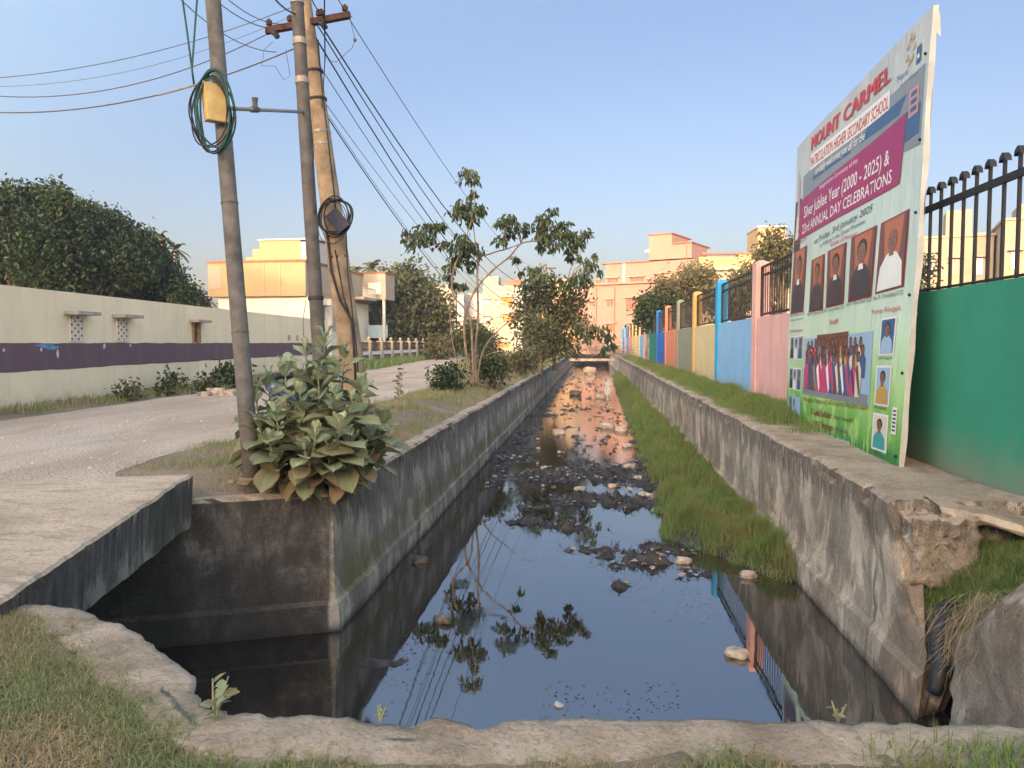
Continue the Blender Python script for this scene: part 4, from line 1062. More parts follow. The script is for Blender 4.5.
h.box('railing', M['white'], *[(W1+1.12, W1+1.16, 7.7+.25*k, 7.74+.25*k, 4.95, 5.6) for k in range(12)], (W1+1.1, W1+1.18, 7.6, 10.55, 5.6, 5.66))
# peach building
p0 = Vector((*place(583, 104), 0)); p1 = Vector((*place(690, 96), 0)); ang = math.atan2(p1.y-p0.y, p1.x-p0.x); Wp = (p1-p0).length
h = House(p0, ang, 'peach_building', 'peach coloured three storey building with stepped roof lit by low sun', 'building')
Z = lambda y, D=100: 1.5+(343-y)*D/FPX
U = lambda px: Wp*(px-583)/107
h.box('wall', M['pinkb'], (0, Wp, 0, 12, 0, Z(284)))
h.box('upper_wall', M['pinkb'], (U(602), Wp+.0, 1.2, 12, Z(284)+.25, Z(262)))
h.box('floor_band', M['pinkb'], (-.2, Wp+.2, -.45, 12.1, Z(284), Z(284)+.25))
h.box('roof_edge', M['redroof'], (U(598), U(648), .9, 12.1, Z(262), Z(262)+.14), (U(646.5), U(670.5), .7, 8, Z(236.5), Z(236.5)+.14), (U(670.5), U(689), .7, 8, Z(246.5), Z(246.5)+.14))
h.box('tower', M['pinkb'], (U(647.5), U(669.5), .9, 7, Z(262)+.15, Z(236.5)), (U(669.5), U(688), .95, 7, Z(262)+.15, Z(246.5)))
h.box('shade_panel', M['greyb'], (U(620.5), U(623), 1.1, 1.2, Z(283), Z(262)))
h.box('drain_pipe', M['redroof'], (U(597), U(597)+.1, -.12, 0, 0, Z(286)), (U(616), U(616)+.1, -.12, 0, 0, Z(286)), (U(683), U(683)+.1, .85, .95, Z(262), Z(248)))
h.box('tank_shelf', M['greyb'], (U(643.5), U(647.5), .9, 1.6, Z(253), Z(250.5)))
for (x0, x1, y0, y1, v, pn) in [(605, 616, 299, 305, 0, 'glass')]: pass
for (x, y, w_, h_, v) in [(592, 284-3+2, 6, 4, 1.2), (605, 283, 11, 5, 1.2), (628, 282, 14, 4, 1.2), (655, 281, 6, 5, 1.2)]:
    h.win(U(x), Z(y)+.1, U(x+w_)-U(x), h_*.13, v=v, pane='shut', bars=3)
for (x, y, w_, h_) in [(590, 305, 4, 4), (608, 306, 7, 6.5), (627.5, 311.5, 19, 13), (590, 331, 6, 6), (608, 331, 9, 7), (630, 334, 12, 10)]:
    h.win(U(x), Z(y), U(x+w_)-U(x), h_*.13, pane='shut', bars=3 if w_ > 8 else 2)
h.box('doorway', M['glassblue'], (U(607), U(612), -.05, 0, .5, 2.8))
# cream annex left of it
p0 = place(540, 118)
h = House(p0, .02, 'yellow_flats', 'butter yellow flats partly hidden by the dense tree', 'building')
h.box('wall', M['yelb'], (0, 8.5, 0, 9, 0, 1.5+(343-291)*118/FPX)); h.box('upper_wall', M['yelb'], (0, 5.2, 1, 9, 1.5+(343-291)*118/FPX, 1.5+(343-279)*118/FPX)); h.box('roof_edge', M['greyb'], (-.2, 8.7, -.2, 9.2, 9.48, 9.64))
h.win(5.2, 6.1, 2.6, 1.6, pane='shut', bars=3); h.win(5.2, 2.6, 2.6, 1.6, pane='shut', bars=3); h.win(1, 6.1, 1.6, 1.4, pane='shut')
# white flats
p0 = place(483, 112)
h = House(p0, .03, 'white_flats', 'white three storey flats with orange shutters between the tree stems', 'building')
q = 112/FPX
h.box('wall', M['cream2'], (0, 31*q, 0, 9, 0, 1.5+57*q)); h.box('stair_tower', M['cream2'], (0, 15*q, 1, 5, 1.5+57*q, 1.5+67*q)); h.box('grey_wing', M['greyb'], (31*q, 40*q, .4, 9, 0, 1.5+56*q)); h.box('roof_edge', M['redroof'], (22*q, 40*q, .3, 5, 1.5+57*q, 1.5+63*q))
M['orsh'] = simple('orange_shutter', (.45, .2, .06), .7, .3, 3)
for zz in (1.5+38*q, 1.5+21*q):
    h.win(2*q, zz, 5*q, 5*q, pane='glassblue'); h.win(14*q, zz+.2, 3*q, 3*q, pane='glassblue'); h.win(20*q, zz, 10*q, 7*q, pane='orsh', bars=3)
h.win(4*q, .8, 22*q, 5*q, pane='orsh', bars=4)
h = House(place(468, 125), .02, 'grey_flats', 'narrow pale grey block left of the white flats', 'building'); q = 125/FPX
h.box('wall', M['greyb'], (0, 15*q, 0, 8, 0, 1.5+48*q)); h.box('roof_edge', M['cream2'], (-.2, 15*q+.2, -.2, 8.2, 1.5+48*q, 1.5+49.5*q)); h.win(3*q, 4.5, 4*q, 5*q); h.win(9*q, 4.5, 3*q, 5*q)
h = House(place(437, 120), -.05, 'cream_flats', 'cream block with sunlit wall behind the grey green tree', 'building'); q = 120/FPX
h.box('wall', M['cream2'], (0, 16*q, 0, 8, 0, 1.5+56*q)); h.box('wing', M['greyb'], (16*q, 26*q, 1, 8, 0, 1.5+50*q)); h.box('roof_edge', M['greyb'], (-.2, 16*q+.2, -.2, 8.2, 1.5+56*q, 1.5+57*q)); h.win(9*q, 6, 5*q, 5*q, pane='shut'); h.win(9*q, 3, 5*q, 5*q, pane='shut'); h.win(19*q, 4, 4*q, 5*q, v=1)
# butter building on the right
h = House(place(697, 84), .03, 'butter_building', 'butter yellow building with rooftop tower above the painted wall', 'building'); q = 84/FPX
h.box('wall', M['beigeb'], (0, 110*q, 0, 12, 0, 1.5+74*q)); h.box('upper_wall', M['yelb'], (2*q, 40*q, .6, 12, 1.5+74*q, 1.5+86*q), (40*q, 108*q, .3, 12, 1.5+72*q, 1.5+88*q)); h.box('tower', M['yelb'], (60*q, 87*q, 1, 6, 1.5+88*q, 1.5+115*q)); h.box('tower_wing', M['yelb'], (87*q, 106*q, 1.2, 6, 1.5+88*q, 1.5+104*q))
h.box('roof_edge', M['greyb'], (59*q, 88*q, .8, 6.2, 1.5+115*q, 1.5+116.5*q), (87*q, 107*q, 1, 6.2, 1.5+104*q, 1.5+105*q)); h.box('terrace_edge', M['redroof'], (4*q, 60*q, .2, 1, 1.5+88*q, 1.5+90*q)); h.box('sunshade_band', M['chajja'], (0, 38*q, -.5, 0, 1.5+72*q, 1.5+75*q))
h.win(10*q, 1.5+58*q, 10*q, 9*q, pane='shut', bars=3); h.win(34*q, 1.5+58*q, 9*q, 9*q, pane='shut', bars=3); h.win(52*q, 1.5+58*q, 9*q, 9*q, pane='shut', bars=3); h.win(30*q, 1.5+30*q, 10*q, 9*q, pane='shut', bars=3); h.win(50*q, 1.5+32*q, 9*q, 9*q); h.win(10*q, 1.5+32*q, 9*q, 9*q, pane='glassblue')
# beige blocks seen through the fence on the right
def block(px, D, wpx, y, label, mat, wins=3, step=None):
    h = House(place(px, D), -.35, 'beige_block', label, 'building', 'flats seen through the right grille'); q = D/FPX; zt = 1.5+(343-y)*q
    h.box('wall', M[mat], (0, wpx*q, 0, 9, 0, zt)); h.box('roof_edge', M['cream2'], (-.15, wpx*q+.15, -.15, 9.1, zt, zt+.18))
    if step: h.box('tower', M[mat], (step[0]*q, step[1]*q, 1, 5, zt+.18, 1.5+(343-step[2])*q))
    for fl in range(3):
        for k in range(wins): h.win((wpx*(k+.3)/wins)*q, 1.2+fl*3.0, wpx*.28/wins*q, 1.3, pane='glass' if (k+fl) % 2 else 'glassblue', bars=2)
    h.box('balcony', M['cream2'], (wpx*.1*q, wpx*.45*q, -.9, 0, 3.9, 4.6)); return h
block(918, 66, 62, 240, 'beige block with a square roof tower seen through the grille beside the banner', 'beigeb', 3, (22, 44, 212))
block(975, 78, 48, 236, 'paler middle block between two beige ones seen through the grille', 'yelb', 3)
block(1000, 60, 70, 222, 'tallest beige block at the right edge behind the grille', 'beigeb', 3, (14, 60, 205))
block(885, 70, 30, 252, 'low beige block mostly hidden behind the banner', 'cream2', 1)
# unseen blocks added behind the viewpoint to keep the low sun off the foreground
def backblock(x, y, w_, d_, H, mat, label):
    h = House((x, y), 0, 'sun_blocker', label, 'building', 'sun blockers added behind the viewpoint')
    h.box('wall', M[mat], (0, w_, 0, d_, 0, H)); h.box('parapet', M['chajja'], (-.2, w_+.2, -.2, d_+.2, H, H+.3)); h.box('stair_tower', M[mat], (w_*.4, w_*.4+4, 2, 7, H+.3, H+1.2))
    for fl in range(int(H/3.2)):
        for k in range(int(w_/4.5)):
            m = MB(); m.box(1.5+k*4.5, 3.3+k*4.5, d_, d_+.04, 1.1+fl*3.2, 2.5+fl*3.2, h.T); m.build('window', M['glass'], h.r)
for i, (x, w_, H, mt_) in enumerate([(-62, 26, 22.0, 'cream2'), (-35.8, 32, 23.0, 'greyb'), (-3.6, 20, 23.6, 'yelb'), (16.8, 16, 23.2, 'beigeb')]):
    backblock(x, -70, w_, 12, H, mt_, ['unseen cream sun blocker added far left behind the viewpoint', 'unseen grey sun blocker added left behind the viewpoint', 'unseen yellow sun blocker added straight behind the viewpoint', 'unseen beige sun blocker added right behind the viewpoint'][i])
# ------------------------------------------------------------------ painted compound wall on the right
XW = 3.70
cols = {'green': (.04, .25, .165), 'pink': (.70, .40, .37), 'blue': (.24, .45, .70), 'yellow': (.62, .51, .28), 'olive': (.26, .27, .20), 'salmon': (.66, .24, .15), 'royal': (.035, .17, .55), 'emer': (.02, .22, .15), 'pale': (.60, .42, .38), 'sky': (.20, .42, .62), 'cream': (.62, .52, .32), 'orange': (.60, .30, .12), 'yorange': (.62, .36, .12), 'azure': (.04, .32, .62)}
PM = {k: plaster('paint_'+k, v, tuple(x*.4+.06 for x in v), .55, 1.6, zbase=.2) for k, v in cols.items()}
seq = [('green', 'green'), ('pink', 'pink'), ('blue', 'azure'), ('yellow', 'yorange'), ('olive', 'olive'), ('salmon', 'salmon'), ('royal', 'royal'), ('emer', 'emer'), ('pale', 'pink'), ('sky', 'cream'), ('cream', 'yellow'), ('yellow', 'yorange'), ('salmon', 'salmon'), ('azure', 'royal'), ('pale', 'sky'), ('royal', 'azure'), ('cream', 'cream')]
YP = [2.6] + [12.95+5.25*i for i in range(len(seq))]
croot = empty('painted_wall', (XW, 2.6, .1), 'compound wall of many coloured panels topped with black iron grilles along the right bank', 'wall')
WT = 2.07
for i, (pc, cc) in enumerate(seq):
    y0, y1 = YP[i], YP[i+1]
    m = MB(); m.box(XW, XW+.2, y0+(.0 if i else 0), y1, -.9 if i == 0 else -.2, WT); o = m.build('wall_panel', PM[pc], croot)
    # pillar at the far end of each panel carries the next panel's colour
    if i+1 < len(seq):
        nxt = cc; m = MB(); pw = .4
        m.box(XW-.035, XW+.26, y1-pw, y1, -.2, 3.30)
        b = [(XW-.035, y1-pw), (XW+.26, y1-pw), (XW+.26, y1), (XW-.035, y1)]; ap = (XW+.11, y1-pw/2)
        lo = [m.vert((x, y, 3.30)) for x, y in b]; hi = [m.vert((ap[0]+(x-ap[0])*.35, ap[1]+(y-ap[1])*.35, 3.36)) for x, y in b]
        for k in range(4): m.face((lo[k], lo[(k+1) % 4], hi[(k+1) % 4], hi[k]))
        m.face(hi); m.build('pillar', PM[nxt], croot)
    y1e = y1-.4; g0 = y0; m = MB(); xx = XW+.1
    if i == 0:
        m.box(xx-.02, xx+.02, g0, y1e, 2.98, 3.05); m.box(xx-.015, xx+.015, g0, y1e, 2.09, 2.115)
        y = g0+.1
        while y < y1e-.08:
            m.box(xx-.014, xx+.014, y-.014, y+.014, WT-.02, 3.21)
            c = 3.21; rr = .058
            pts = [(-rr, -.035), (-rr*.8, .015), (0, .05), (rr*.8, .015), (rr, -.035), (rr*.6, -.01), (-rr*.6, -.01)]
            a_ = [m.vert((xx-.03, y+p, c+q)) for p, q in pts]; b_ = [m.vert((xx+.03, y+p, c+q)) for p, q in pts]
            m.face(a_); m.face(b_[::-1])
            for k in range(len(pts)): m.face((a_[k], a_[(k+1) % 7], b_[(k+1) % 7], b_[k]))
            y += .26
    else:
        for z in (2.12, 2.98, 3.17): m.box(xx-.02, xx+.02, g0, y1e, z, z+.045)
        y = g0+.08; st = .21 if i < 5 else .3
        while y < y1e-.05: m.box(xx-.009, xx+.009, y-.009, y+.009, 2.11, 3.19); y += st
        m.box(xx-.03, xx+.03, g0, g0+.05, 2.1, 3.2); m.box(xx-.03, xx+.03, y1e-.05, y1e+.001, 2.1, 3.2)
    m.build('grille', M['iron'], croot)

# ------------------------------------------------------------------ banner
bBL = gx(786, 421, 3.56); bBR = gz(900, 467, .185); bTR = gx(933, 5, 3.66); bTL = gx(797, 148, 3.64)
bn = (bBR-bBL).cross(bTL-bBL).normalized()
if bn.x > 0: bn = -bn
def SB(u, v, off=0):
    p = (bBL*(1-u)+bBR*u)*(1-v)+(bTL*(1-u)+bTR*u)*v
    wv = .02*math.sin(u*7+v*3)*math.sin(v*5+u*2)
    sag = -.10*math.sin(math.pi*u)*(1-v)*.6
    return p + bn*(wv+off) + Vector((0, 0, sag*.4))
broot = empty('school_banner', (bBR+bBL)/2, 'tall printed school celebration banner leaning on the painted wall above the drain ledge', 'banner')
def f_print():
    g = G('banner_print', .45, .4); tc = g.n.new('ShaderNodeAttribute'); tc.attribute_name = 'tint'; v = tc.outputs['Fac']
    n = g.noise(1.1, 3, .5)
    c = g.ramp(g.math('ADD', v, g.math('MULTIPLY', g.math('SUBTRACT', n, .5), .22)), [(0, (.03, .22, .06)), (.07, (.14, .38, .07)), (.16, (.34, .58, .22)), (.28, (.50, .66, .50)), (.5, (.50, .62, .56)), (.78, (.46, .54, .52)), (1, (.40, .42, .44))])
    bl_ = g.math('MULTIPLY', g.ramp(g.noise(2.6, 2, .5), [(.5, 0.0), (.62, .7)]), g.ramp(v, [(.1, 1.0), (.32, 0.0)]))
    c = g.mix(bl_, c, (.42, .64, .2)); g.col(c).bump(g.noise(1.7, 4, .55, (1, 1, .5)), .6, .12); return g.m
M['bprint'] = f_print(); M['bwhite'] = simple('banner_white_edge', (.42, .42, .40), .5, .15, 3); M['timber'] = simple('timber_frame', (.3, .22, .14), .85, .3, 6)
m = MB(); nu, nv = 40, 40; gi = {}
for i in range(nu+1):
    for j in range(nv+1):
        m.tint = j/nv; gi[i, j] = m.vert(SB(i/nu, j/nv))
for i in range(nu):
    for j in range(nv): m.face((gi[i, j], gi[i+1, j], gi[i+1, j+1], gi[i, j+1]))
m.build('printed_sheet', M['bprint'], broot, smooth=True, fix=False)
m = MB(); dpt = -.05
for i in range(nu):
    for (va, vb) in ((0, 0), (1, 1)):
        m.poly([SB(i/nu, va), SB((i+1)/nu, va), SB((i+1)/nu, va, dpt), SB(i/nu, va, dpt)])
for j in range(nv):
    for u_ in (0, 1):
        wob = lambda v: dpt-.012*abs(math.sin(v*11))-.01*math.sin(v*31)
        a0, a1 = j/nv, (j+1)/nv
        m.poly([SB(u_, a0), SB(u_, a1), SB(u_, a1, wob(a1)), SB(u_, a0, wob(a0))])
for i in range(0, nu, 4):
    for j in range(0, nv, 4): m.poly([SB(i/nu, j/nv, dpt), SB((i+4)/nu, j/nv, dpt), SB((i+4)/nu, (j+4)/nv, dpt), SB(i/nu, (j+4)/nv, dpt)])
t_ = SB(1, 1); m.poly([t_, t_+Vector((.06, -.02, -.10)), t_+Vector((.07, .03, -.26)), SB(1, .93, -.1), SB(1, .95)])
m.build('folded_edge', M['bwhite'], broot, fix=False)
m = MB()
for u_ in (.03, .5, .97): m.tube([SB(u_, .0, -.09), SB(u_, .5, -.09), SB(u_, .985, -.09)], .025, 4)
for v_ in (.02, .33, .66, .98): m.tube([SB(.02, v_, -.09), SB(.5, v_, -.09), SB(.98, v_, -.09)], .02, 4)
m.build('frame', M['timber'], broot)
m = MB()
for v_ in (.02, .2, .37, .55, .71, .9): m.ell(SB(.985, v_, .012), (.018, .018, .018), 6, 4)
m.build('rivets', M['iron'], broot)
INK = {}
def ink(c, nm_):
    if nm_ not in INK: INK[nm_] = simple('ink_'+nm_, c, .45, .04, 3, .4)
    return INK[nm_]
RED = ink((.50, .035, .03), 'red'); MAG = ink((.30, .012, .10), 'magenta'); WHT = ink((.72, .72, .70), 'white'); BLK = ink((.03, .03, .04), 'black'); BLU = ink((.04, .10, .22), 'navy'); GRY = ink((.20, .23, .26), 'slate'); ORG = ink((.42, .13, .05), 'orange'); DRK = ink((.045, .028, .035), 'robe'); SKN = ink((.22, .10, .06), 'skin'); HAR = ink((.02, .016, .016), 'hair'); MAR = ink((.20, .02, .03), 'maroon'); LBL = ink((.30, .45, .62), 'lightblue'); GRN = ink((.02, .22, .05), 'green'); GLD = ink((.5, .3, .08), 'gold'); PNK = ink((.5, .05, .16), 'pink'); TEA = ink((.03, .3, .32), 'teal'); BRN = ink((.15, .055, .04), 'brown'); PUR = ink((.09, .03, .12), 'purple'); PAL = ink((.62, .58, .5), 'ivory')
def bpoly(uv, mat_, name, off, par=broot, m=None):
    mm = m or MB(); n = max(2, int((max(p[0] for p in uv)-min(p[0] for p in uv))*40)) if len(uv) == 4 else 1
    if len(uv) == 4:
        (a, b, c, d) = uv
        nv_ = max(1, int((max(p[1] for p in uv)-min(p[1] for p in uv))*40))
        for i in range(n):
            s0, s1 = i/n, (i+1)/n; L = lambda p, q, s: (p[0]+(q[0]-p[0])*s, p[1]+(q[1]-p[1])*s)
            for j in range(nv_):
                r0, r1 = j/nv_, (j+1)/nv_
                Q = lambda s, r: SB(*L(L(a, b, s), L(d, c, s), r), off)
                mm.poly([Q(s0, r0), Q(s1, r0), Q(s1, r1), Q(s0, r1)])
    else: mm.poly([SB(u, v, off) for u, v in uv])
    if m is None: return mm.build(name, mat_, par, fix=False)
rect = lambda u0, u1, v0, v1: [(u0, v0), (u1, v0), (u1, v1), (u0, v1)]
def text(s, u0, u1, vb0, vb1, hv, mat_, name='lettering', off=.012, bold=0.0, shear=0, par=broot):
    """text fitted between u0 and u1, baseline from vb0 to vb1, capital height hv"""
    cu = bpy.data.curves.new('t', 'FONT'); cu.body = s; cu.offset = bold; cu.shear = shear; cu.resolution_u = 2
    ob = bpy.data.objects.new('t', cu); COL.objects.link(ob); dg = bpy.context.evaluated_depsgraph_get()
    me = bpy.data.meshes.new_from_object(ob.evaluated_get(dg)); bpy.data.objects.remove(ob); bpy.data.curves.remove(cu)
    xs = [v.co.x for v in me.vertices]; x0, x1 = min(xs), max(xs)
    for v in me.vertices:
        f = (v.co.x-x0)/(x1-x0); u = u0+(u1-u0)*f; vv = vb0+(vb1-vb0)*f + v.co.y/.69*hv
        v.co = SB(u, vv, off)
    me.materials.clear(); me.materials.append(mat_)
    return link_mesh(name, me, par)
# background picture of the building strip, the ribbon and the lettering
bpoly([(.10, .79), (.985, .70), (.985, .88), (.10, .87)], GRY, 'picture_strip', .004)
bpoly([(.62, .82), (.86, .81), (.90, .845), (.66, .85)], BLU, 'picture_roof', .006); bpoly([(.22, .825), (.55, .815), (.55, .832), (.22, .842)], BLU, 'picture_roof', .006)
bpoly(rect(.90, .975, .73, .80), BLU, 'picture_roof', .007); bpoly(rect(.915, .965, .78, .845), ink((.45, .25, .25), 'rose'), 'picture_wall', .008)
m = MB()
for k in range(3): bpoly(rect(.925, .955, .79+.018*k, .80+.018*k), None, '', .010, m=m)
m.build('picture_window', BLU, broot, fix=False)
bpoly(rect(.01, .09, .62, .80), DRK, 'picture_figure', .005)
bpoly([(.03, .69), (.07, .69), (.065, .86), (.045, .90)], ink((.4, .3, .3), 'faded'), 'picture_statue', .007); bpoly([(.025, .66), (.075, .66), (.06, .74), (.04, .74)], PAL, 'picture_statue', .009)
bpoly([(.055, .655), (.885, .640), (.905, .800), (.078, .790)], MAG, 'ribbon', .009)
[(text('MOUNT', .186+q, .44+q, .932, .925, .044, RED, off=.012+q*.2), text('CARMEL', .475+q, .795+q, .924, .917, .044, RED, off=.012+q*.2)) for q in (0, .004, .008)]
m = MB(); bpoly([(.185, .868), (.80, .845), (.80, .895), (.185, .918)], WHT, 'title_strip', .006)
text('MATRICULATION HIGHER SECONDARY SCHOOL', .192, .795, .875, .851, .034, RED)
text('cordially welcomes you all for the', .25, .65, .835, .822, .024, WHT, shear=.2, bold=.012)
text('Inauguration Ceremony of the', .30, .61, .776, .772, .014, WHT)
text('Silver Jubilee Year (2000 - 2025) &', .13, .82, .720, .706, .038, WHT, bold=.008)
text('23rd ANNUAL DAY CELEBRATIONS', .115, .84, .668, .656, .032, WHT, bold=.008)
text('on Friday, 3rd January 2025', .26, .735, .608, .612, .018, BLK, shear=.2); text('at 4.00 pm in the School Premises', .33, .69, .587, .590, .012, BLK)
text('Guests of Honour', .43, .645, .573, .566, .014, RED); text('Presided by', .04, .17, .640, .640, .012, RED)
# emblem at the top right
m = MB()
for k in range(7):
    a_ = k*.9; uu = .905+.018*math.cos(a_); vv = .945+.03*math.sin(a_); bpoly([(uu-.006, vv-.008), (uu+.008, vv-.004), (uu+.004, vv+.012)], None, '', .009, m=m)
m.build('emblem', GLD, broot, fix=False)
bpoly(rect(.94, .962, .895, .935), BLU, 'emblem_plate', .009); bpoly(rect(.946, .956, .905, .915), WHT, 'emblem_plate', .012)
text('Years', .84, .90, .895, .892, .016, BLU, shear=.3); text('of excellence', .86, .955, .878, .872, .008, GRY)
def disc(u, v, ru, rv, m, off, n=14): m.poly([SB(u+ru*math.cos(6.283*k/n), v+rv*math.sin(6.283*k/n), off) for k in range(n)])
def portrait(u0, u1, v0, v1, bg, cloth, hair=HAR, collar=None, border=MAR, label=None, veil=None):
    w_, h_ = u1-u0, v1-v0; cu_ = (u0+u1)/2
    if border: bpoly(rect(u0-.008, u1+.008, v0-.005, v1+.005), border, 'portrait_border', .006)
    o = bpoly(rect(u0, u1, v0, v1), bg, 'portrait', .009)
    if bg is ORG:
        bpoly([(u0, v0), (u0+w_*.3, v0), (u0+w_*.12, v1), (u0, v1)], BRN, 'portrait_shade', .010); bpoly([(u1-w_*.3, v0), (u1, v0), (u1, v1), (u1-w_*.1, v1)], BRN, 'portrait_shade', .010)
    m = MB(); m.poly([SB(a, b, .012) for a, b in [(u0+w_*.02, v0), (u1-w_*.02, v0), (u1-w_*.08, v0+h_*.34), (cu_+w_*.2, v0+h_*.50), (cu_, v0+h_*.54), (cu_-w_*.2, v0+h_*.50), (u0+w_*.08, v0+h_*.34)]]); m.build('portrait_clothes', cloth, broot, fix=False)
    if hair: m = MB(); disc(cu_, v0+h_*.75, w_*.215, h_*.17, m, .0125); m.build('portrait_hair', hair, broot, fix=False)
    m = MB(); disc(cu_, v0+h_*.70, w_*.18, h_*.155, m, .0145); bpoly(rect(cu_-w_*.09, cu_+w_*.09, v0+h_*.47, v0+h_*.6), None, '', .0135, m=m); m.build('portrait_face', SKN, broot, fix=False)
    m = MB()
    for s in (-1, 1): disc(cu_+s*w_*.075, v0+h_*.72, w_*.03, h_*.012, m, .016, 8)
    bpoly(rect(cu_-w_*.06, cu_+w_*.06, v0+h_*.632, v0+h_*.642), None, '', .016, m=m); disc(cu_, v0+h_*.675, w_*.02, h_*.014, m, .016, 6); m.build('portrait_features', DRK, broot, fix=False)
    if collar: bpoly([(cu_-w_*.12, v0+h_*.44), (cu_+w_*.12, v0+h_*.44), (cu_+w_*.08, v0+h_*.53), (cu_-w_*.08, v0+h_*.53)], collar, 'portrait_collar', .0145)
portrait(.03, .17, .40, .615, ORG, DRK, collar=WHT); portrait(.247, .372, .392, .555, ORG, DRK); portrait(.415, .563, .394, .557, ORG, DRK, collar=WHT); portrait(.612, .763, .394, .563, ORG, DRK, collar=WHT)
portrait(.80, .942, .397, .562, ORG, WHT, hair=None)
for (s, u0, u1, vv) in [('Rev. Fr. Mathew OCD', .02, .19, .386), ('Rev. Fr. Antony OCD', .23, .39, .378), ('Rev. Fr. Jerome Kalluri OCD', .40, .58, .378), ('Rev. Fr. Maria Dasan OCD', .595, .775, .380), ('Rev. Fr. Christodoss OCD', .787, .95, .378)]: text(s, u0, u1, vv, vv-.002, .010, BLK)
text('Chairperson, Managing Board', .03, .185, .370, .369, .006, BLK)
text('Former Principals', .783, .945, .343, .340, .013, RED); text('Staff', .45, .53, .338, .337, .014, RED); text('Administrators', .03, .19, .328, .327, .012, RED)
portrait(.85, .922, .245, .324, BLU, LBL, border=WHT); portrait(.842, .918, .128, .212, LBL, GLD, border=WHT); portrait(.84, .92, .024, .10, PAL, TEA, border=WHT)
text('Lydia Margaret', .845, .925, .232, .231, .007, BLK); text('Mary Vasantha', .84, .918, .116, .115, .007, BLK); text('Ann Grace', .845, .915, .010, .009, .007, BLK)
for (v0, v1) in ((.235, .310), (.128, .198), (.030, .098)):
    bpoly(rect(.035, .20, v0-.004, v1+.004), WHT if v0 > .05 else LBL, 'portrait_border', .006)
    for k, cl_ in enumerate((DRK, WHT, BLU) if v0 > .05 else (BLU, LBL)):
        w_ = .05; u0 = .042+.053*k; portrait(u0, u0+.046, v0, v1, GRY if k != 1 else LBL, cl_, border=None)
# staff group picture
bpoly(rect(.215, .80, .118, .302), LBL, 'group_picture', .006); bpoly(rect(.34, .62, .22, .310), BRN, 'group_picture_door', .008)
bpoly(rect(.225, .79, .118, .145), GRY, 'group_picture_floor', .008)
cl_list = [PNK, MAR, GLD, PNK, WHT, BLU, PAL, BRN, PUR, ORG, GRY]
for row, (zb_, hh, nn_) in enumerate([(.215, .075, 13), (.185, .085, 13), (.135, .115, 12)]):
    for k in range(nn_):
        cu_ = .255+.50*(k+.5*(row % 2)+rng.uniform(-.1, .1))/nn_; hv = hh*rng.uniform(.92, 1.06); c1 = cl_list[int(rng.integers(0, 11))]; off = .010+.002*row
        m = MB(); m.poly([SB(a, b, off) for a, b in [(cu_-.021, zb_), (cu_+.021, zb_), (cu_+.023, zb_+hv*.6), (cu_+.008, zb_+hv*.78), (cu_-.008, zb_+hv*.78), (cu_-.023, zb_+hv*.6)]]); m.build('printed_figure', c1, broot, fix=False)
        c2 = cl_list[int(rng.integers(0, 11))]; m = MB(); m.poly([SB(a, b, off+.0003) for a, b in [(cu_-.022, zb_+hv*.62), (cu_-.005, zb_+hv*.75), (cu_+.021, zb_+hv*.12), (cu_+.012, zb_)]]); m.build('printed_sash', c2, broot, fix=False)
        m = MB(); disc(cu_, zb_+hv*.9, .0115, .0155, m, off+.0006, 8); m.build('printed_hair', HAR, broot, fix=False)
        m = MB(); disc(cu_, zb_+hv*.885, .0085, .0115, m, off+.0012, 8); m.build('printed_face', SKN, broot, fix=False)
text('With regards, Management, Staff & Students of the School support', .235, .80, .095, .108, .014, MAR)
text('K. Leela Sudhakar', .33, .52, .060, .062, .019, MAR, bold=.02); text('School Correspondent', .54, .69, .064, .068, .012, MAR)
text('Sr. M. T. Shanmugam', .35, .54, .026, .030, .018, MAR, bold=.02); text('Principal', .56, .65, .032, .034, .012, MAR)
text('and the members of the school family', .36, .68, -.002+.006, .008, .011, WHT)
# printed grass blades along the lower edge
m = MB()
for k in range(130):
    u_ = .08+.9*rng.random(); hh = rng.uniform(.012, .05) if u_ > .5 else rng.uniform(.008, .022); du = rng.uniform(-.012, .012)
    m.poly([SB(u_-.004, .002, .0045), SB(u_+.004, .002, .0045), SB(u_+du, .002+hh, .0045)])
m.build('printed_grass', GRN, broot, fix=False)
bpoly(rect(.948, .975, .065, .125), WHT, 'side_label', .008)
m = MB()
for k in range(6): bpoly(rect(.953, .970, .072+.0085*k, .076+.0085*k), None, '', .010, m=m)
m.build('side_label_print', BLK, broot, fix=False)

# ------------------------------------------------------------------ poles
def polepts(pa, D0, pb, D1, zmax=None):
    """a straight pole through two picture positions at given distances, from the ground up"""
    a_ = gd(*pa, D0); b_ = gd(*pb, D1); d = (b_-a_).normalized(); return a_, d
def stand(name, pts_a, d, z0, ztop, r0, r1, mat_, label, n=14):
    base = pts_a + d*((z0-pts_a.z)/d.z); top = pts_a+d*((ztop-pts_a.z)/d.z)
    root = empty(name, base, label, 'pole'); m = MB(); k = 10
    m.tube([base.lerp(top, i/k)-(d*.2 if i == 0 else Vector((0, 0, 0))) for i in range(k+1)], [r0+(r1-r0)*i/k for i in range(k+1)], n); m.build('shaft', mat_, root, smooth=True); return root, base, top
a_, d_ = polepts((252, 478), 7.75, (213, 0), 7.75)
pole1, b1, t1 = stand('utility_pole', a_, d_, .1, 7.9, .086, .070, M['pole'], 'weathered grey steel pole nearest the camera with a meter box and cable coil')
P1 = lambda z: b1+d_*((z-b1.z)/d_.z)
D3 = 12.2; a3, d3 = polepts((349, 340), D3, (307, 30), D3-.2)
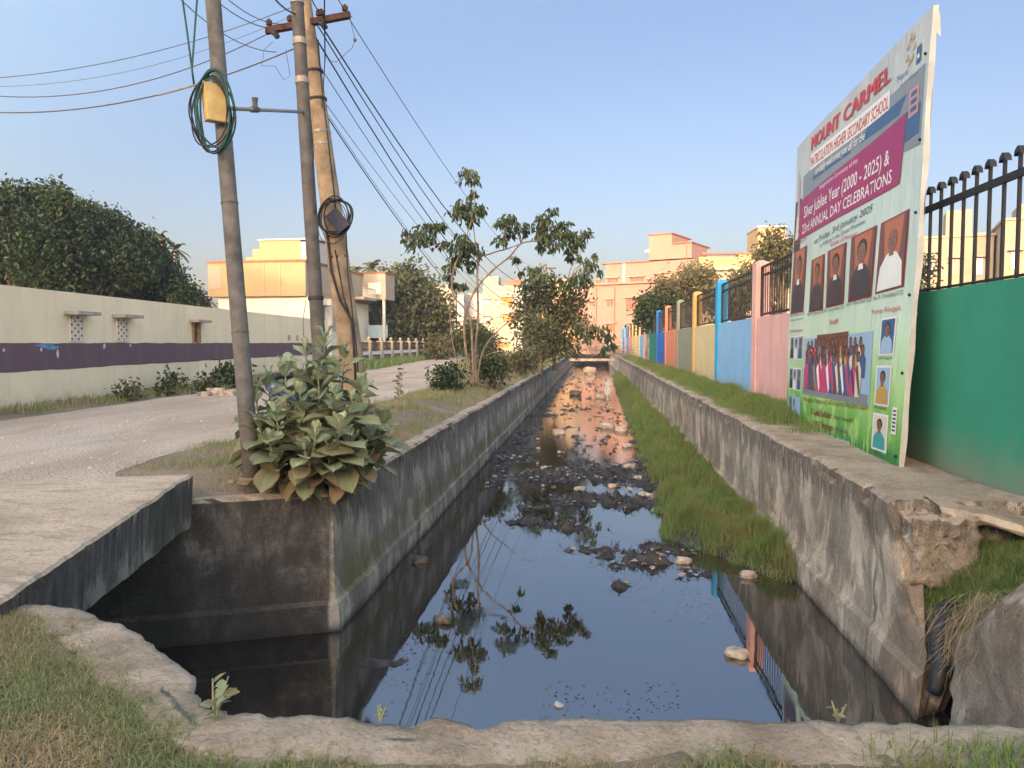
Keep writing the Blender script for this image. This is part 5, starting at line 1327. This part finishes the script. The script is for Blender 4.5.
pole3, b3, t3 = stand('utility_pole', a3, d3, .12, 8.2, .20, .11, M['pole3'], 'tan concrete electricity pole carrying the rusty crossarm', 10)
P3 = lambda z: b3+d3*((z-b3.z)/d3.z)
D2_ = 11.2; a2_, d2_ = polepts((316, 300), D2_, (297, 0), D2_)
pole2, b2_, t2_ = stand('utility_pole', a2_, d2_, .12, 7.6, .104, .088, M['pole2'], 'dark grey steel pole just in front of the tan concrete pole')
P2 = lambda z: b2_+d2_*((z-b2_.z)/d2_.z)
def bands(P, zs, r, mat_, par, name='band', h=.04):
    for z in zs:
        m = MB(); m.tube([P(z), P(z+h)], r, 14); m.build(name, mat_, par, smooth=False)
bands(P1, [gd(232, 110, 7.75).z], .088, M['band'], pole1)
bands(P1, [1.6, 2.9], .0865, M['pole2'], pole1, 'weld_ring', .015)
bands(P2, [gd(300, y, D2_).z for y in (4, 45, 84)], .102, M['band'], pole2, h=.09); bands(P2, [gd(310, 300, D2_).z], .115, M['cable'], pole2, 'strap', .05)
bands(P3, [gd(320, y, D3).z for y in (136, 148)], .155, M['band'], pole3); bands(P3, [gd(320, y, D3).z for y in (77, 104, 259, 338)], .165, M['cable'], pole3, 'strap', .03)
# foot of pole 1
m = rubble('x', (b1.x, b1.y, .12), (.17, .15, .05), 8, None); m.build('footing', M['soil'], pole1, smooth=True)
# meter box with louvres on its side
c = gd(215, 105, 7.62); bx = MB(); ex = RT*.085; ey = Vector((FW.x, FW.y, 0)).normalized()
def BXT(x, y, z): q = Matrix.Rotation(R(38), 3, 'Z') @ Vector((x, y, 0)); q = RT*q.x+ey*q.y; p = c+q+Vector((0, 0, z)) + d_*0; return (p.x+d_.x*z, p.y, p.z)
bx.box(-.105, .105, -.06, .06, -.17, .20, BXT); boxo = bx.build('meter_box', M['boxy'], pole1, bevel=.008)
m = MB()
for k in range(8): m.box(.106, .111, -.05, .05, -.15+.042*k, -.13+.042*k, BXT)
for k in range(4): m.box(.111, .114, -.05+.03*k, -.042+.03*k, -.16, .18, BXT)
o = m.build('louvre', M['boxd'], pole1); o.parent = boxo; o.location = (0, 0, 0)
def coil(px, py, D, rx, ry, n, mat_, par, seed, name='cable_coil', th=.009, tilt=.12):
    rs = random.Random(seed); m = MB(); c_ = gd(px, py, D)
    for k in range(n):
        a_ = rx*rs.uniform(.8, 1.1)*D/FPX; b_ = ry*rs.uniform(.85, 1.08)*D/FPX; ox, oz = rs.uniform(-.05, .05)*rx*D/FPX*2, rs.uniform(-.03, .03)*ry*D/FPX*2; ph = rs.uniform(0, 6)
        pts = [c_+RT*(ox+a_*math.cos(t)*(1+.06*math.sin(2*t+ph)))+Vector((0, 0, oz+b_*math.sin(t)+.02*math.sin(3*t+ph)))+ey*(.04*math.sin(t+ph)*tilt*8-.02*k/n) for t in [6.35*i/32 for i in range(33)]]
        m.tube(pts, th, 5)
    return m.build(name, mat_, par, smooth=True)
coil(214, 112, 7.55, 20, 40, 4, M['cableg'], pole1, 3, th=.010); coil(211, 114, 7.6, 20, 38, 4, M['cable'], pole1, 5, th=.008)
m = MB()
for (x0, x1) in ((179, 192), (199, 192)):
    m.tube([gd(x0, -25, 7.5), gd(x0+(x1-x0)*.6, 30, 7.5), gd(x1, 70, 7.5), gd(x1+2, 84, 7.5)], .010, 5)
m.build('drop_cable', M['cableg'], pole1, smooth=True)
coil(336, 217, D3-.35, 17, 18, 6, M['cable'], pole3, 9, th=.011); coil(332, 222, D3-.3, 15, 22, 2, M['wire'], pole3, 12, th=.007)
# dark junction box hung diamond-wise
c = gd(338, 221, D3-.4)
def DT(x, y, z): a_ = R(40); return tuple(c+RT*(x*math.cos(a_)-z*math.sin(a_))+ey*y+Vector((0, 0, x*math.sin(a_)*-1+z*math.cos(a_)*1)))
def DT(x, y, z):
    a_ = R(-50); return tuple(c+RT*(x*math.cos(a_)-z*math.sin(a_))+ey*y+Vector((0, 0, x*math.sin(a_)+z*math.cos(a_))))
m = MB(); m.box(-.17, .17, -.05, .05, -.11, .11, DT); m.build('junction_box', simple('box_navy', (.02, .024, .05), .45, .2, 6), pole3, bevel=.01)
# cables running down pole 3
for sd, (xs_) in enumerate([[(318, 40), (322, 90), (327, 130), (334, 190), (336, 215)], [(327, 232), (331, 270), (340, 300), (352, 320), (354, 350), (357, 400)], [(346, 232), (348, 275), (351, 300), (356, 345), (360, 395)], [(335, 250), (344, 298), (352, 322)]]):
    m = MB(); m.tube([gd(x, y, D3-.22) for x, y in xs_], .011 if sd != 1 else .02, 6); m.build('running_cable', M['cable'], pole3, smooth=True)
m = MB(); m.tube([gd(311, 120, D2_-.1), gd(314, 150, D2_), gd(313, 175, D2_-.1), gd(315, 203, D2_-.2)], .006, 5); m.ell(gd(315, 208, D2_-.2), (.03, .03, .09), 8, 6); m.build('hanging_clip', M['cable'], pole2)
m = MB(); m.tube([gd(306, 300, D2_-.15), gd(303, 320, D2_-.15), gd(304, 345, D2_-.15), gd(309, 370, D2_-.15)], .006, 5); m.build('running_cable', M['wire'], pole2)
# crossarm with insulators
arm = MB(); pa = gd(266, 31, D3-.25); pb = gd(350, 15, D3-.25); dA = (pb-pa).normalized()
def AT(u, v, z): return tuple(pa+dA*u+ey*v+Vector((0, 0, z)))
LA = (pb-pa).length; arm.box(0, LA, -.05, .05, -.045, .045, AT); armo = arm.build('crossarm', M['rust'], pole3)
for u in (.05, .38, LA*.63, LA*.66, LA-.08):
    m = MB(); c = Vector(AT(u, 0, .045)); m.tube([c-Vector((0, 0, .02)), c+Vector((0, 0, .03)), c+Vector((0, 0, .035)), c+Vector((0, 0, .10)), c+Vector((0, 0, .105)), c+Vector((0, 0, .13))], [.02, .02, .045, .05, .03, .02], 8)
    o = m.build('insulator', M['rust'], pole3); o.parent = armo; o.location = (0, 0, 0)
for u in (.12, LA*.66):
    m = MB(); c = Vector(AT(u, -.05, -.07)); m.tube([c+RT*-.03+Vector((0, 0, .02)), c+RT*.03, c+RT*.08+Vector((0, 0, -.07))], [.035, .05, .04], 8); o = m.build('strain_insulator', M['cable'], pole3); o.parent = armo; o.location = (0, 0, 0)
# link bar between pole 1 and pole 2
brp = (P1(gd(232, 108, 7.75).z), P2(gd(300, 112, D2_).z)); root = empty('street_light_bracket', brp[0], 'thin horizontal pipe with a small socket between the two grey poles', 'bracket')
m = MB(); m.tube([brp[0], brp[0].lerp(brp[1], .5), brp[1]], .022, 8); m.build('pipe', M['band'], root, smooth=True)
q = brp[0].lerp(brp[1], .32); m = MB(); m.tube([q-Vector((0, 0, .02)), q+Vector((0, 0, .08)), q+Vector((0, 0, .13))], [.03, .03, .04], 8); m.tube([q-(brp[1]-brp[0]).normalized()*.13, q+(brp[1]-brp[0]).normalized()*.1], .035, 8); m.build('socket', M['pole2'], root)
# far poles
D4 = 62
def farpole(px, ytop, D, r, label, arms=True):
    b = gd(px, 345, D); t = gd(px-1, ytop, D); root = empty('distant_pole', (b.x, b.y, .1), label, 'pole'); m = MB(); m.tube([(b.x, b.y, 0), t], [r, r*.7], 8); m.build('shaft', M['pole'], root)
    if arms:
        m = MB()
        for dz in (.4, 1.1): m.box(t.x-.9, t.x+.9, t.y-.05, t.y+.05, t.z-dz, t.z-dz+.1)
        m.build('crossarm', M['rust'], root)
    return t
farpole(546, 264, D4, .2, 'pale concrete pole standing in the far dense tree'); tt = farpole(541, 263, D4+4, .15, 'second thin pole beside the pale concrete pole', False); farpole(457, 284, 82, .13, 'thin dark distant pole with crossarms over the far fence')
# wires
WN = [0]
def wire(a, b, sag, r, label, group=None, mat_='wire', n=22):
    a = Vector(a); b = Vector(b); m = MB(); m.tube([a.lerp(b, i/n)-Vector((0, 0, sag*4*(i/n)*(1-i/n))) for i in range(n+1)], r*.75, 5, cap=False)
    tag(m.build('overhead_wire', M[mat_], smooth=True, fix=False), label, 'wire', group); WN[0] += 1
FE = lambda x, y, D=60: gd(x, y, D)
wire(gd(350, 20, D3-.25), FE(545, 268), 1.2, .010, 'uppermost thin wire from the crossarm tip to the far pole')
wire(Vector(AT(LA*.66, -.02, -.08)), FE(547, 276), 2.0, .018, 'thick dark cable from the crossarm insulator to the far pole', mat_='cable')
wire(Vector(AT(LA*.62, -.02, -.08)), FE(546, 280), 2.4, .014, 'lower of two dark cables leaving the crossarm insulator', mat_='cable')
wire(gd(316, 38, D3-.2), FE(543, 286), 2.6, .018, 'thick cable leaving the concrete pole below the crossarm', mat_='cable')
wire(gd(316, 60, D3-.2), FE(541, 292), 2.4, .010, 'thin wire below the thick cables from the concrete pole')
wire(gd(323, 100, D3-.2), FE(541, 300), 2.0, .008, 'faint wire from the middle of the concrete pole')
wire(gd(324, 112, D3-.2), FE(520, 318, 50), 1.5, .014, 'lowest dark cable sloping from the concrete pole towards the tree', mat_='cable')
wire(gd(322, 106, D3-.2), FE(530, 306, 56), 2.1, .007, 'faint thin wire just above the lowest sloping cable')
lf = lambda x, y: gd(x, y, 14)
wire(gd(-40, 80, 13), gd(300, 4, D3), .25, .009, 'topmost thin wire crossing the sky at the left')
wire(gd(-40, 86, 13), gd(300, 12, D3), .35, .005, 'faint wire just under the topmost left wire')
wire(gd(-40, 92, 13), gd(300, 16, D3), .5, .011, 'second dark wire crossing the sky at the left')
wire(gd(-40, 110, 13), gd(298, 47, D2_), .35, .014, 'lowest left wire wrapped with pale clips', mat_='wire')
m = MB()
wa_, wb_ = gd(-40, 110, 13), gd(298, 47, D2_)
wp_ = lambda t: wa_.lerp(wb_, t)-Vector((0, 0, .35*4*t*(1-t)))
m.tube([wp_(.62+.02*k) for k in range(8)], .016, 6)
tag(m.build('wire_sleeve', M['band']), 'pale sleeve wrapped round the lowest left wire', 'sleeve')
wire(gd(160, -60, 9), gd(268, 28, D3-.25), .2, .010, 'wire coming from overhead to the left end of the crossarm')
wire(gd(190, -40, 9), gd(285, 24, D3-.25), .2, .009, 'second wire from overhead to the crossarm beside the dark pole')
wire(gd(120, -70, 8), gd(276, 52, D2_), .3, .008, 'thin wire slanting from overhead to the dark pole')
wire(gd(255, -30, 9), gd(296, 14, D2_), .1, .016, 'thick black cable touching the top of the dark pole', mat_='cable')
wire(gd(320, -40, 10), gd(352, 17, D3-.25), .1, .010, 'wire from overhead to the right tip of the crossarm')
wire(gd(296, -40, 10), gd(324, 18, D3-.25), .1, .012, 'dark wire from overhead beside the concrete pole top', mat_='cable')
wire(gd(324, -40, 10.5), gd(325, 60, D3-.3), .0, .014, 'thick vertical black cable dropping past the crossarm', mat_='cable')
wire(gd(325, 60, D3-.3), gd(322, 108, D3-.25), .0, .012, 'vertical black cable tail against the concrete pole', mat_='cable')
m = MB(); m.tube([gd(273, 42, D3-.3), gd(264, 50, D3-.3), gd(262, 66, D3-.3), gd(275, 66, D3-.3), gd(284, 80, D3-.3), gd(290, 76, D3-.3), gd(286, 50, D3-.3)], .005, 4)
tag(m.build('loose_wire', M['wire'], smooth=True), 'tangled loose wire hanging under the left end of the crossarm', 'wire')
m = MB(); m.tube([gd(351, 22, D3-.25), gd(355, 40, D3-.3), gd(352, 48, D3-.3), gd(343, 56, D3-.3), gd(336, 62, D3-.3), gd(328, 60, D3-.3)], .005, 4); m.ell(gd(355, 40, D3-.3), (.03, .03, .03), 6, 4)
tag(m.build('loose_wire', M['wire'], smooth=True), 'loose wire drooping from the right tip of the crossarm', 'wire')

# ------------------------------------------------------------------ silt islands in the channel
def blob(x, y, r, s=1): p = gz(x, y, WZ); return (p.x, p.y, r, s)
BL_ = [blob(640, 563, .42, .8), blob(612, 556, .25, .7), blob(700, 575, .3, .5), blob(625, 586, .14, .9), blob(560, 527, .32, .8), blob(528, 508, .28, .8), blob(600, 530, .1, .7), blob(598, 500, .6, .9), blob(640, 503, .4, .9), blob(550, 478, .7, 1), blob(600, 470, .8, 1), blob(630, 480, .6, 1), blob(520, 522, .28, .8), blob(575, 548, .22, .7), blob(655, 548, .4, .8), blob(575, 500, .3, .7), blob(655, 488, .3, .9), blob(500, 455, .4, .9), blob(520, 460, .4, .8), blob(485, 430, .9, .7), blob(470, 440, .6, .7), blob(600, 450, .3, .5), blob(585, 410, 1.0, .6), blob(640, 415, 1.0, .6), blob(555, 415, .8, .5), blob(430, 620, .10, .6), blob(380, 645, .25, .4), blob(395, 660, .18, .5), blob(360, 668, .12, .5)]
def silt_h(x, y):
    v = -.055
    far = sst(12, 19, y)
    v += far*.085*(1.3*fbm(x*1.3, y*.8, 3, 1.3, 5)+.06-.17*sst(20, 27, y)) + .012*fbm(x, y, 1, 7, 3)
    v += sst(28, 60, y)*.006 + .05*sst(.9, 2.2, -x)*far*(.5+fbm(x, y*.5, 6, 1.2))
    for (bx_, by_, r, s) in BL_:
        dd = ((x-bx_)/r)**2+((y-by_)/(r*.75))**2
        if dd < 6: v += .085*s*math.exp(-dd*.5)*(.8+2.4*fbm(x, y, 2, 4.0, 6))
    return WZ+v
mb = MB(); rows = []; y = 6.5
while y < 111:
    rows.append([mb.vert((-2.45+(4.3)*k/150, y, silt_h(-2.45+4.3*k/150, y))) for k in range(151)]); y += max(.035, y*.0042)
for a, b in zip(rows, rows[1:]):
    for k in range(150): mb.face((a[k], a[k+1], b[k+1], b[k]))
tag(mb.build('silt', M['silt'], smooth=True, fix=False), 'black wet silt and rotting debris breaking the surface of the shallow stream', 'silt', kind='stuff')
# rotting stems and scraps lying on the silt
P = []; 
for i in range(60000):
    y = 8+rng.random()**1.2*17; x = rng.uniform(-2.3, 1.7); z = silt_h(x, y)
    if z > WZ-.008: P.append((x, y, z))
    if len(P) > 3600: break
P = np.array(P); n_ = len(P)
blades('rotting_stems', P, .03+.09*rng.random(n_), .006*(1+P[:, 1]*.04), M['rot'], 'dark rotting plant stems and scraps matted on the silt bars', 'plant litter', 2.2)
mb = MB()
for i in range(420):
    x, y, z = P[int(rng.integers(0, n_))]; s_ = rng.uniform(.015, .06)*(1+y*.012); a_ = rng.uniform(0, 6.28); mb.tint = rng.random()
    mb.poly([(x+s_*math.cos(a_+q)*rng.uniform(.5, 1), y+s_*math.sin(a_+q)*rng.uniform(.5, 1), z+.012+rng.uniform(0, .03)) for q in (0, 1.3, 2.6, 3.9, 5.1)])
tag(mb.build('litter', M['scrap'], fix=False), 'small pale and coloured scraps of plastic and paper on the silt', 'litter', kind='stuff')
# thin scum floating on the still water
mb = MB()
for i in range(900):
    if rng.random() < .16: c_ = gz(rng.uniform(540, 680), 702+rng.normal(0, 12), WZ)
    else: c_ = gz(*[(420, 640), (600, 540), (520, 560), (700, 600), (400, 665)][int(rng.integers(0, 5))], WZ) + Vector((rng.normal(0, .35), rng.normal(0, .4), 0))
    s_ = rng.uniform(.002, .008); a_ = rng.uniform(0, 6.28)
    mb.poly([(c_.x+s_*1.6*math.cos(a_+q), c_.y+s_*math.sin(a_+q), WZ+.003) for q in (0, 1.2, 2.5, 3.8, 5.0)])
tag(mb.build('floating_scum', M['silt'], fix=False), 'specks of dark scum floating on the still water', 'scum', kind='stuff')
# stones one can tell apart
RK = [(737, 656, 12, 'stone', 'brown stone standing alone in the open dark water near the right wall'), (684, 563, 9, 'stone', 'tan stone at the foot of the drain grass beside the dark silt'), (748, 577, 9, 'stone', 'pale stone half under the tip of the grass bank'), (645, 499, 10, 'stone', 'largest whitish stone at the edge of the drain grass'), (580, 491, 7, 'stone3', 'pink and white lump in the middle of the stream'), (639, 480, 7, 'stone', 'flat tan stone above the largest whitish stone'), (629, 469, 8, 'stone3', 'broken reddish stone beside the grass edge'), (563, 472, 8, 'stone', 'pale stone left of the middle debris bar'), (621, 431, 8, 'stone', 'white stone beside the orange water reflection'), (607, 428, 9, 'stone3', 'orange tinted slab far up the stream'), (559, 434, 8, 'stone', 'grey white stone in the left of the stream'), (598, 480, 5, 'stone', 'small tan stone in the middle debris bar'), (544, 470, 6, 'stone', 'small pale lump at the left of the debris bar'), (420, 562, 9, 'stone2', 'dark flat stone near the left wall foot'), (444, 622, 10, 'stone2', 'dark lump in the shaded water by the left wall'), (612, 487, 5, 'stone', 'little stone above the black silt ledge'), (634, 505, 5, 'stone2', 'black stone in front of the whitish one'), (660, 492, 5, 'stone2', 'black wet stone against the grass edge'), (600, 398, 7, 'stone', 'pale stone in the far ripples'), (575, 395, 7, 'stone2', 'dark stone in the far ripples'), (627, 447, 6, 'stone', 'small beige stone tucked in the grass edge'), (590, 372, 8, 'stone', 'most distant pale stone below the brushwood')]
for i, (x, y, s, mt_, lb) in enumerate(RK):
    p = gz(x, y, WZ); sc = .8*s*(p-CP).length/FPX; mb = rubble('x', (p.x, p.y, WZ+sc*.25), (sc*1.15, sc*.9, sc*.62), i*1.7+2, None, .3, 18, 12)
    tag(mb.build('stone', M[mt_], smooth=True), lb, 'stone')
base_st = []
for v in range(4):
    mb = rubble('x', (0, 0, 0), (1, .8, .55), v*2.3+40, None, .32, 12, 8); me_o = mb.build('stone', M[['stone2', 'stone', 'stone2', 'stone3'][v]], smooth=True); base_st.append(me_o)
k = 0; first = {}
for i in range(200):
    y = 15+rng.random()**1.4*60; x = rng.uniform(-2.1, 1.2); v = int(rng.integers(0, 4)); s = rng.uniform(.02, .065)*(1+y*.01)
    o = base_st[v] if v not in first else base_st[v].copy()
    if v in first: COL.objects.link(o)
    first[v] = 1; o.location = (x, y, WZ+s*.1); o.scale = (s, s, s); o.rotation_euler = (0, 0, rng.uniform(0, 6.28))
    tag(o, ['small black wet stone scattered along the shallow stream', 'small pale stone scattered along the shallow stream', 'small dark flat stone scattered along the shallow stream', 'small reddish stone scattered along the shallow stream'][v], 'stone', ['black pebbles in the stream', 'pale pebbles in the stream', 'dark flat pebbles in the stream', 'reddish pebbles in the stream'][v])
# floating cup
p = gz(559, 706, WZ); m = MB(); m.tube([p+Vector((0, 0, -.01)), p+Vector((0, 0, .012)), p+Vector((.004, 0, .02))], [.035, .04, .036], 12); tag(m.build('floating_cap', M['bwhite'], smooth=True), 'round white plastic cap floating on the open dark water', 'cap')
# brushwood at the far end and a low beam across
def brush(px, py, D, w_, h_, n, label):
    c = gd(px, py, D); m = MB(); 
    for i in range(n):
        a = c+Vector((rng.normal(0, w_), rng.normal(0, .8), rng.uniform(-.3, .4)*h_)); b = a+Vector((rng.normal(0, .7), rng.normal(0, .4), rng.normal(.1, .35))); m.tube([a, a.lerp(b, .5)+Vector((0, 0, rng.normal(0, .12))), b], [.018, .014, .006], 4)
    tag(m.build('brushwood', M['twig']), label, 'brushwood')
brush(575, 347, 60, 1.6, 1.2, 260, 'grey dry brushwood heaped over the far left wall'); brush(610, 352, 66, 1.6, .8, 200, 'dry sticks lying across the far end of the stream')
m = MB(); m.box(-2.4, 2.6, 84, 85.2, -.45, -.2); tag(m.build('footbridge', M['cR']), 'low pale concrete slab bridging the far end of the drain', 'bridge')
# black pipe or sack in the gap
m = MB(); q = [gd(957, 600, 6.0), gd(945, 612, 5.9), gd(938, 640, 5.8), gd(942, 670, 5.7), gd(934, 692, 5.6)]; m.tube(q, [.05, .085, .07, .075, .05], 12); tag(m.build('black_sack', simple('black_plastic', (.012, .012, .014), .35, .3, 20, spec=.5, bump=.6), smooth=True), 'crumpled black plastic sack stuffed in the gap', 'sack')
# loose gravel on the slab and road edge
mb = MB()
for i in range(420):
    y = 4.2+rng.random()**1.5*12; x = rng.uniform(-10, -3.9)
    if y > 6.9 and x > roadR(y): continue
    z = max(hgt(x, y), .1)+.02; s = rng.uniform(.008, .03); b0 = [mb.vert((x+s*a, y+s*b, z+s*c_)) for a, b, c_ in ((1, 0, 0), (-.3, .9, 0), (-.8, -.4, 0), (0, -.1, .9))]
    mb.face((b0[0], b0[1], b0[3])); mb.face((b0[1], b0[2], b0[3])); mb.face((b0[2], b0[0], b0[3]))
tag(mb.build('loose_gravel', M['stone']), 'scattered loose gravel over the dusty road and slab', 'gravel', kind='stuff')
# fallen leaves and litter under the shrub
n = 240; P = [(rng.uniform(-3.7, -2.72), rng.uniform(7.4, 10), .0) for _ in range(n)]; P = [(x, y, hgt(x, y)+.02) for x, y, z in P]
D_ = [(rng.normal(), rng.normal(), .1) for _ in range(n)]
o = leaves('fallen_leaves', P, D_, rng.uniform(.05, .12, n), .05, M['dry'], rng.random(n)); tag(o, 'dry fallen leaves under the broad leaved shrub', 'leaf litter', kind='stuff')

# ------------------------------------------------------------------ scooter half hidden behind the shrub
so_ = gd(316, 400, 13.5); so_.z = hgt(so_.x, so_.y)
sroot = empty('parked_scooter', so_, 'blue and white motor scooter parked on the verge half hidden by the broad leaved shrub', 'scooter')
def ST(x, y, z): a_ = R(25); return (so_.x+x*math.cos(a_)-y*math.sin(a_), so_.y+x*math.sin(a_)+y*math.cos(a_), so_.z+z)
M['sblue'] = simple('scooter_blue', (.03, .06, .16), .3, .15, 4, spec=.5); M['swhite'] = simple('scooter_white', (.6, .62, .64), .35, .1, 4, spec=.5); M['rubber'] = simple('tyre_rubber', (.02, .02, .02), .8, .2, 10)
def sweepbox(mb, secs):
    rings = []
    for (x, w_, z0, z1) in secs:
        rings.append([mb.vert(ST(x, w_*math.cos(t)*(1 if abs(math.cos(t)) < .8 else .95), (z0+z1)/2+(z1-z0)/2*math.sin(t))) for t in [6.2832*k/12 for k in range(12)]])
    for a, b in zip(rings, rings[1:]):
        for k in range(12): mb.face((a[k], a[(k+1) % 12], b[(k+1) % 12], b[k]))
    mb.face(rings[0]); mb.face(rings[-1][::-1])
m = MB(); sweepbox(m, [(-.85, .06, .55, .65), (-.7, .14, .38, .72), (-.4, .17, .3, .74), (-.1, .15, .28, .66), (.02, .12, .24, .34), (.3, .12, .22, .32), (.42, .15, .26, .8), (.5, .1, .5, .98)]); m.build('body', M['sblue'], sroot, smooth=True)
m = MB(); sweepbox(m, [(.45, .19, .3, .5), (.5, .2, .35, .95), (.56, .14, .5, 1.0), (.6, .06, .7, .9)]); sweepbox(m, [(.38, .07, .3, .4), (.5, .09, .42, .56), (.7, .09, .46, .56), (.85, .06, .36, .44)]); m.build('front_shield', M['swhite'], sroot, smooth=True)
m = MB(); sweepbox(m, [(-.78, .1, .72, .8), (-.5, .15, .73, .85), (-.15, .14, .7, .8), (-.05, .08, .68, .72)]); m.build('seat', M['rubber'], sroot, smooth=True)
for x in (-.6, .66):
    m = MB(); m.tube([ST(x+.19*math.cos(t), 0, .24+.19*math.sin(t)) for t in [6.2832*k/20 for k in range(21)]], .05, 8); w_ = m.build('wheel', M['rubber'], sroot, smooth=True); m = MB(); m.tube([ST(x, -.04, .24), ST(x, .04, .24)], .13, 14); o = m.build('rim', M['band'], sroot); o.parent = w_; o.location = (0, 0, 0)
m = MB(); m.tube([ST(.44, -.32, 1.02), ST(.5, -.1, 1.04), ST(.5, .1, 1.04), ST(.44, .32, 1.02)], .017, 8); m.build('handlebar', M['cable'], sroot)
m = MB(); m.ell(ST(.6, 0, .98), (.07, .09, .07), 10, 8); m.build('headlight', M['bwhite'], sroot, smooth=True)
for s in (-1, 1):
    m = MB(); m.tube([ST(.48, s*.2, 1.04), ST(.46, s*.27, 1.18)], .006, 6); m.ell(ST(.46, s*.28, 1.22), (.05, .05, .035), 8, 6); m.build('mirror', M['cable'], sroot)

# ------------------------------------------------------------------ evening haze
hm = bpy.data.materials.new('haze_air'); hm.use_nodes = True; hn = hm.node_tree; hn.nodes.remove(hn.nodes['Principled BSDF'])
pv = hn.nodes.new('ShaderNodeVolumePrincipled'); pv.inputs['Color'].default_value = (.86, .90, 1, 1); pv.inputs['Density'].default_value = .0007; pv.inputs['Anisotropy'].default_value = .2
hn.links.new(pv.outputs[0], hn.nodes['Material Output'].inputs['Volume'])
mb = MB(); mb.box(-400, 400, -200, 420, -3.0, 27); hz_o = mb.build('haze', hm); tag(hz_o, 'thin evening haze over the town', 'haze', kind='stuff')
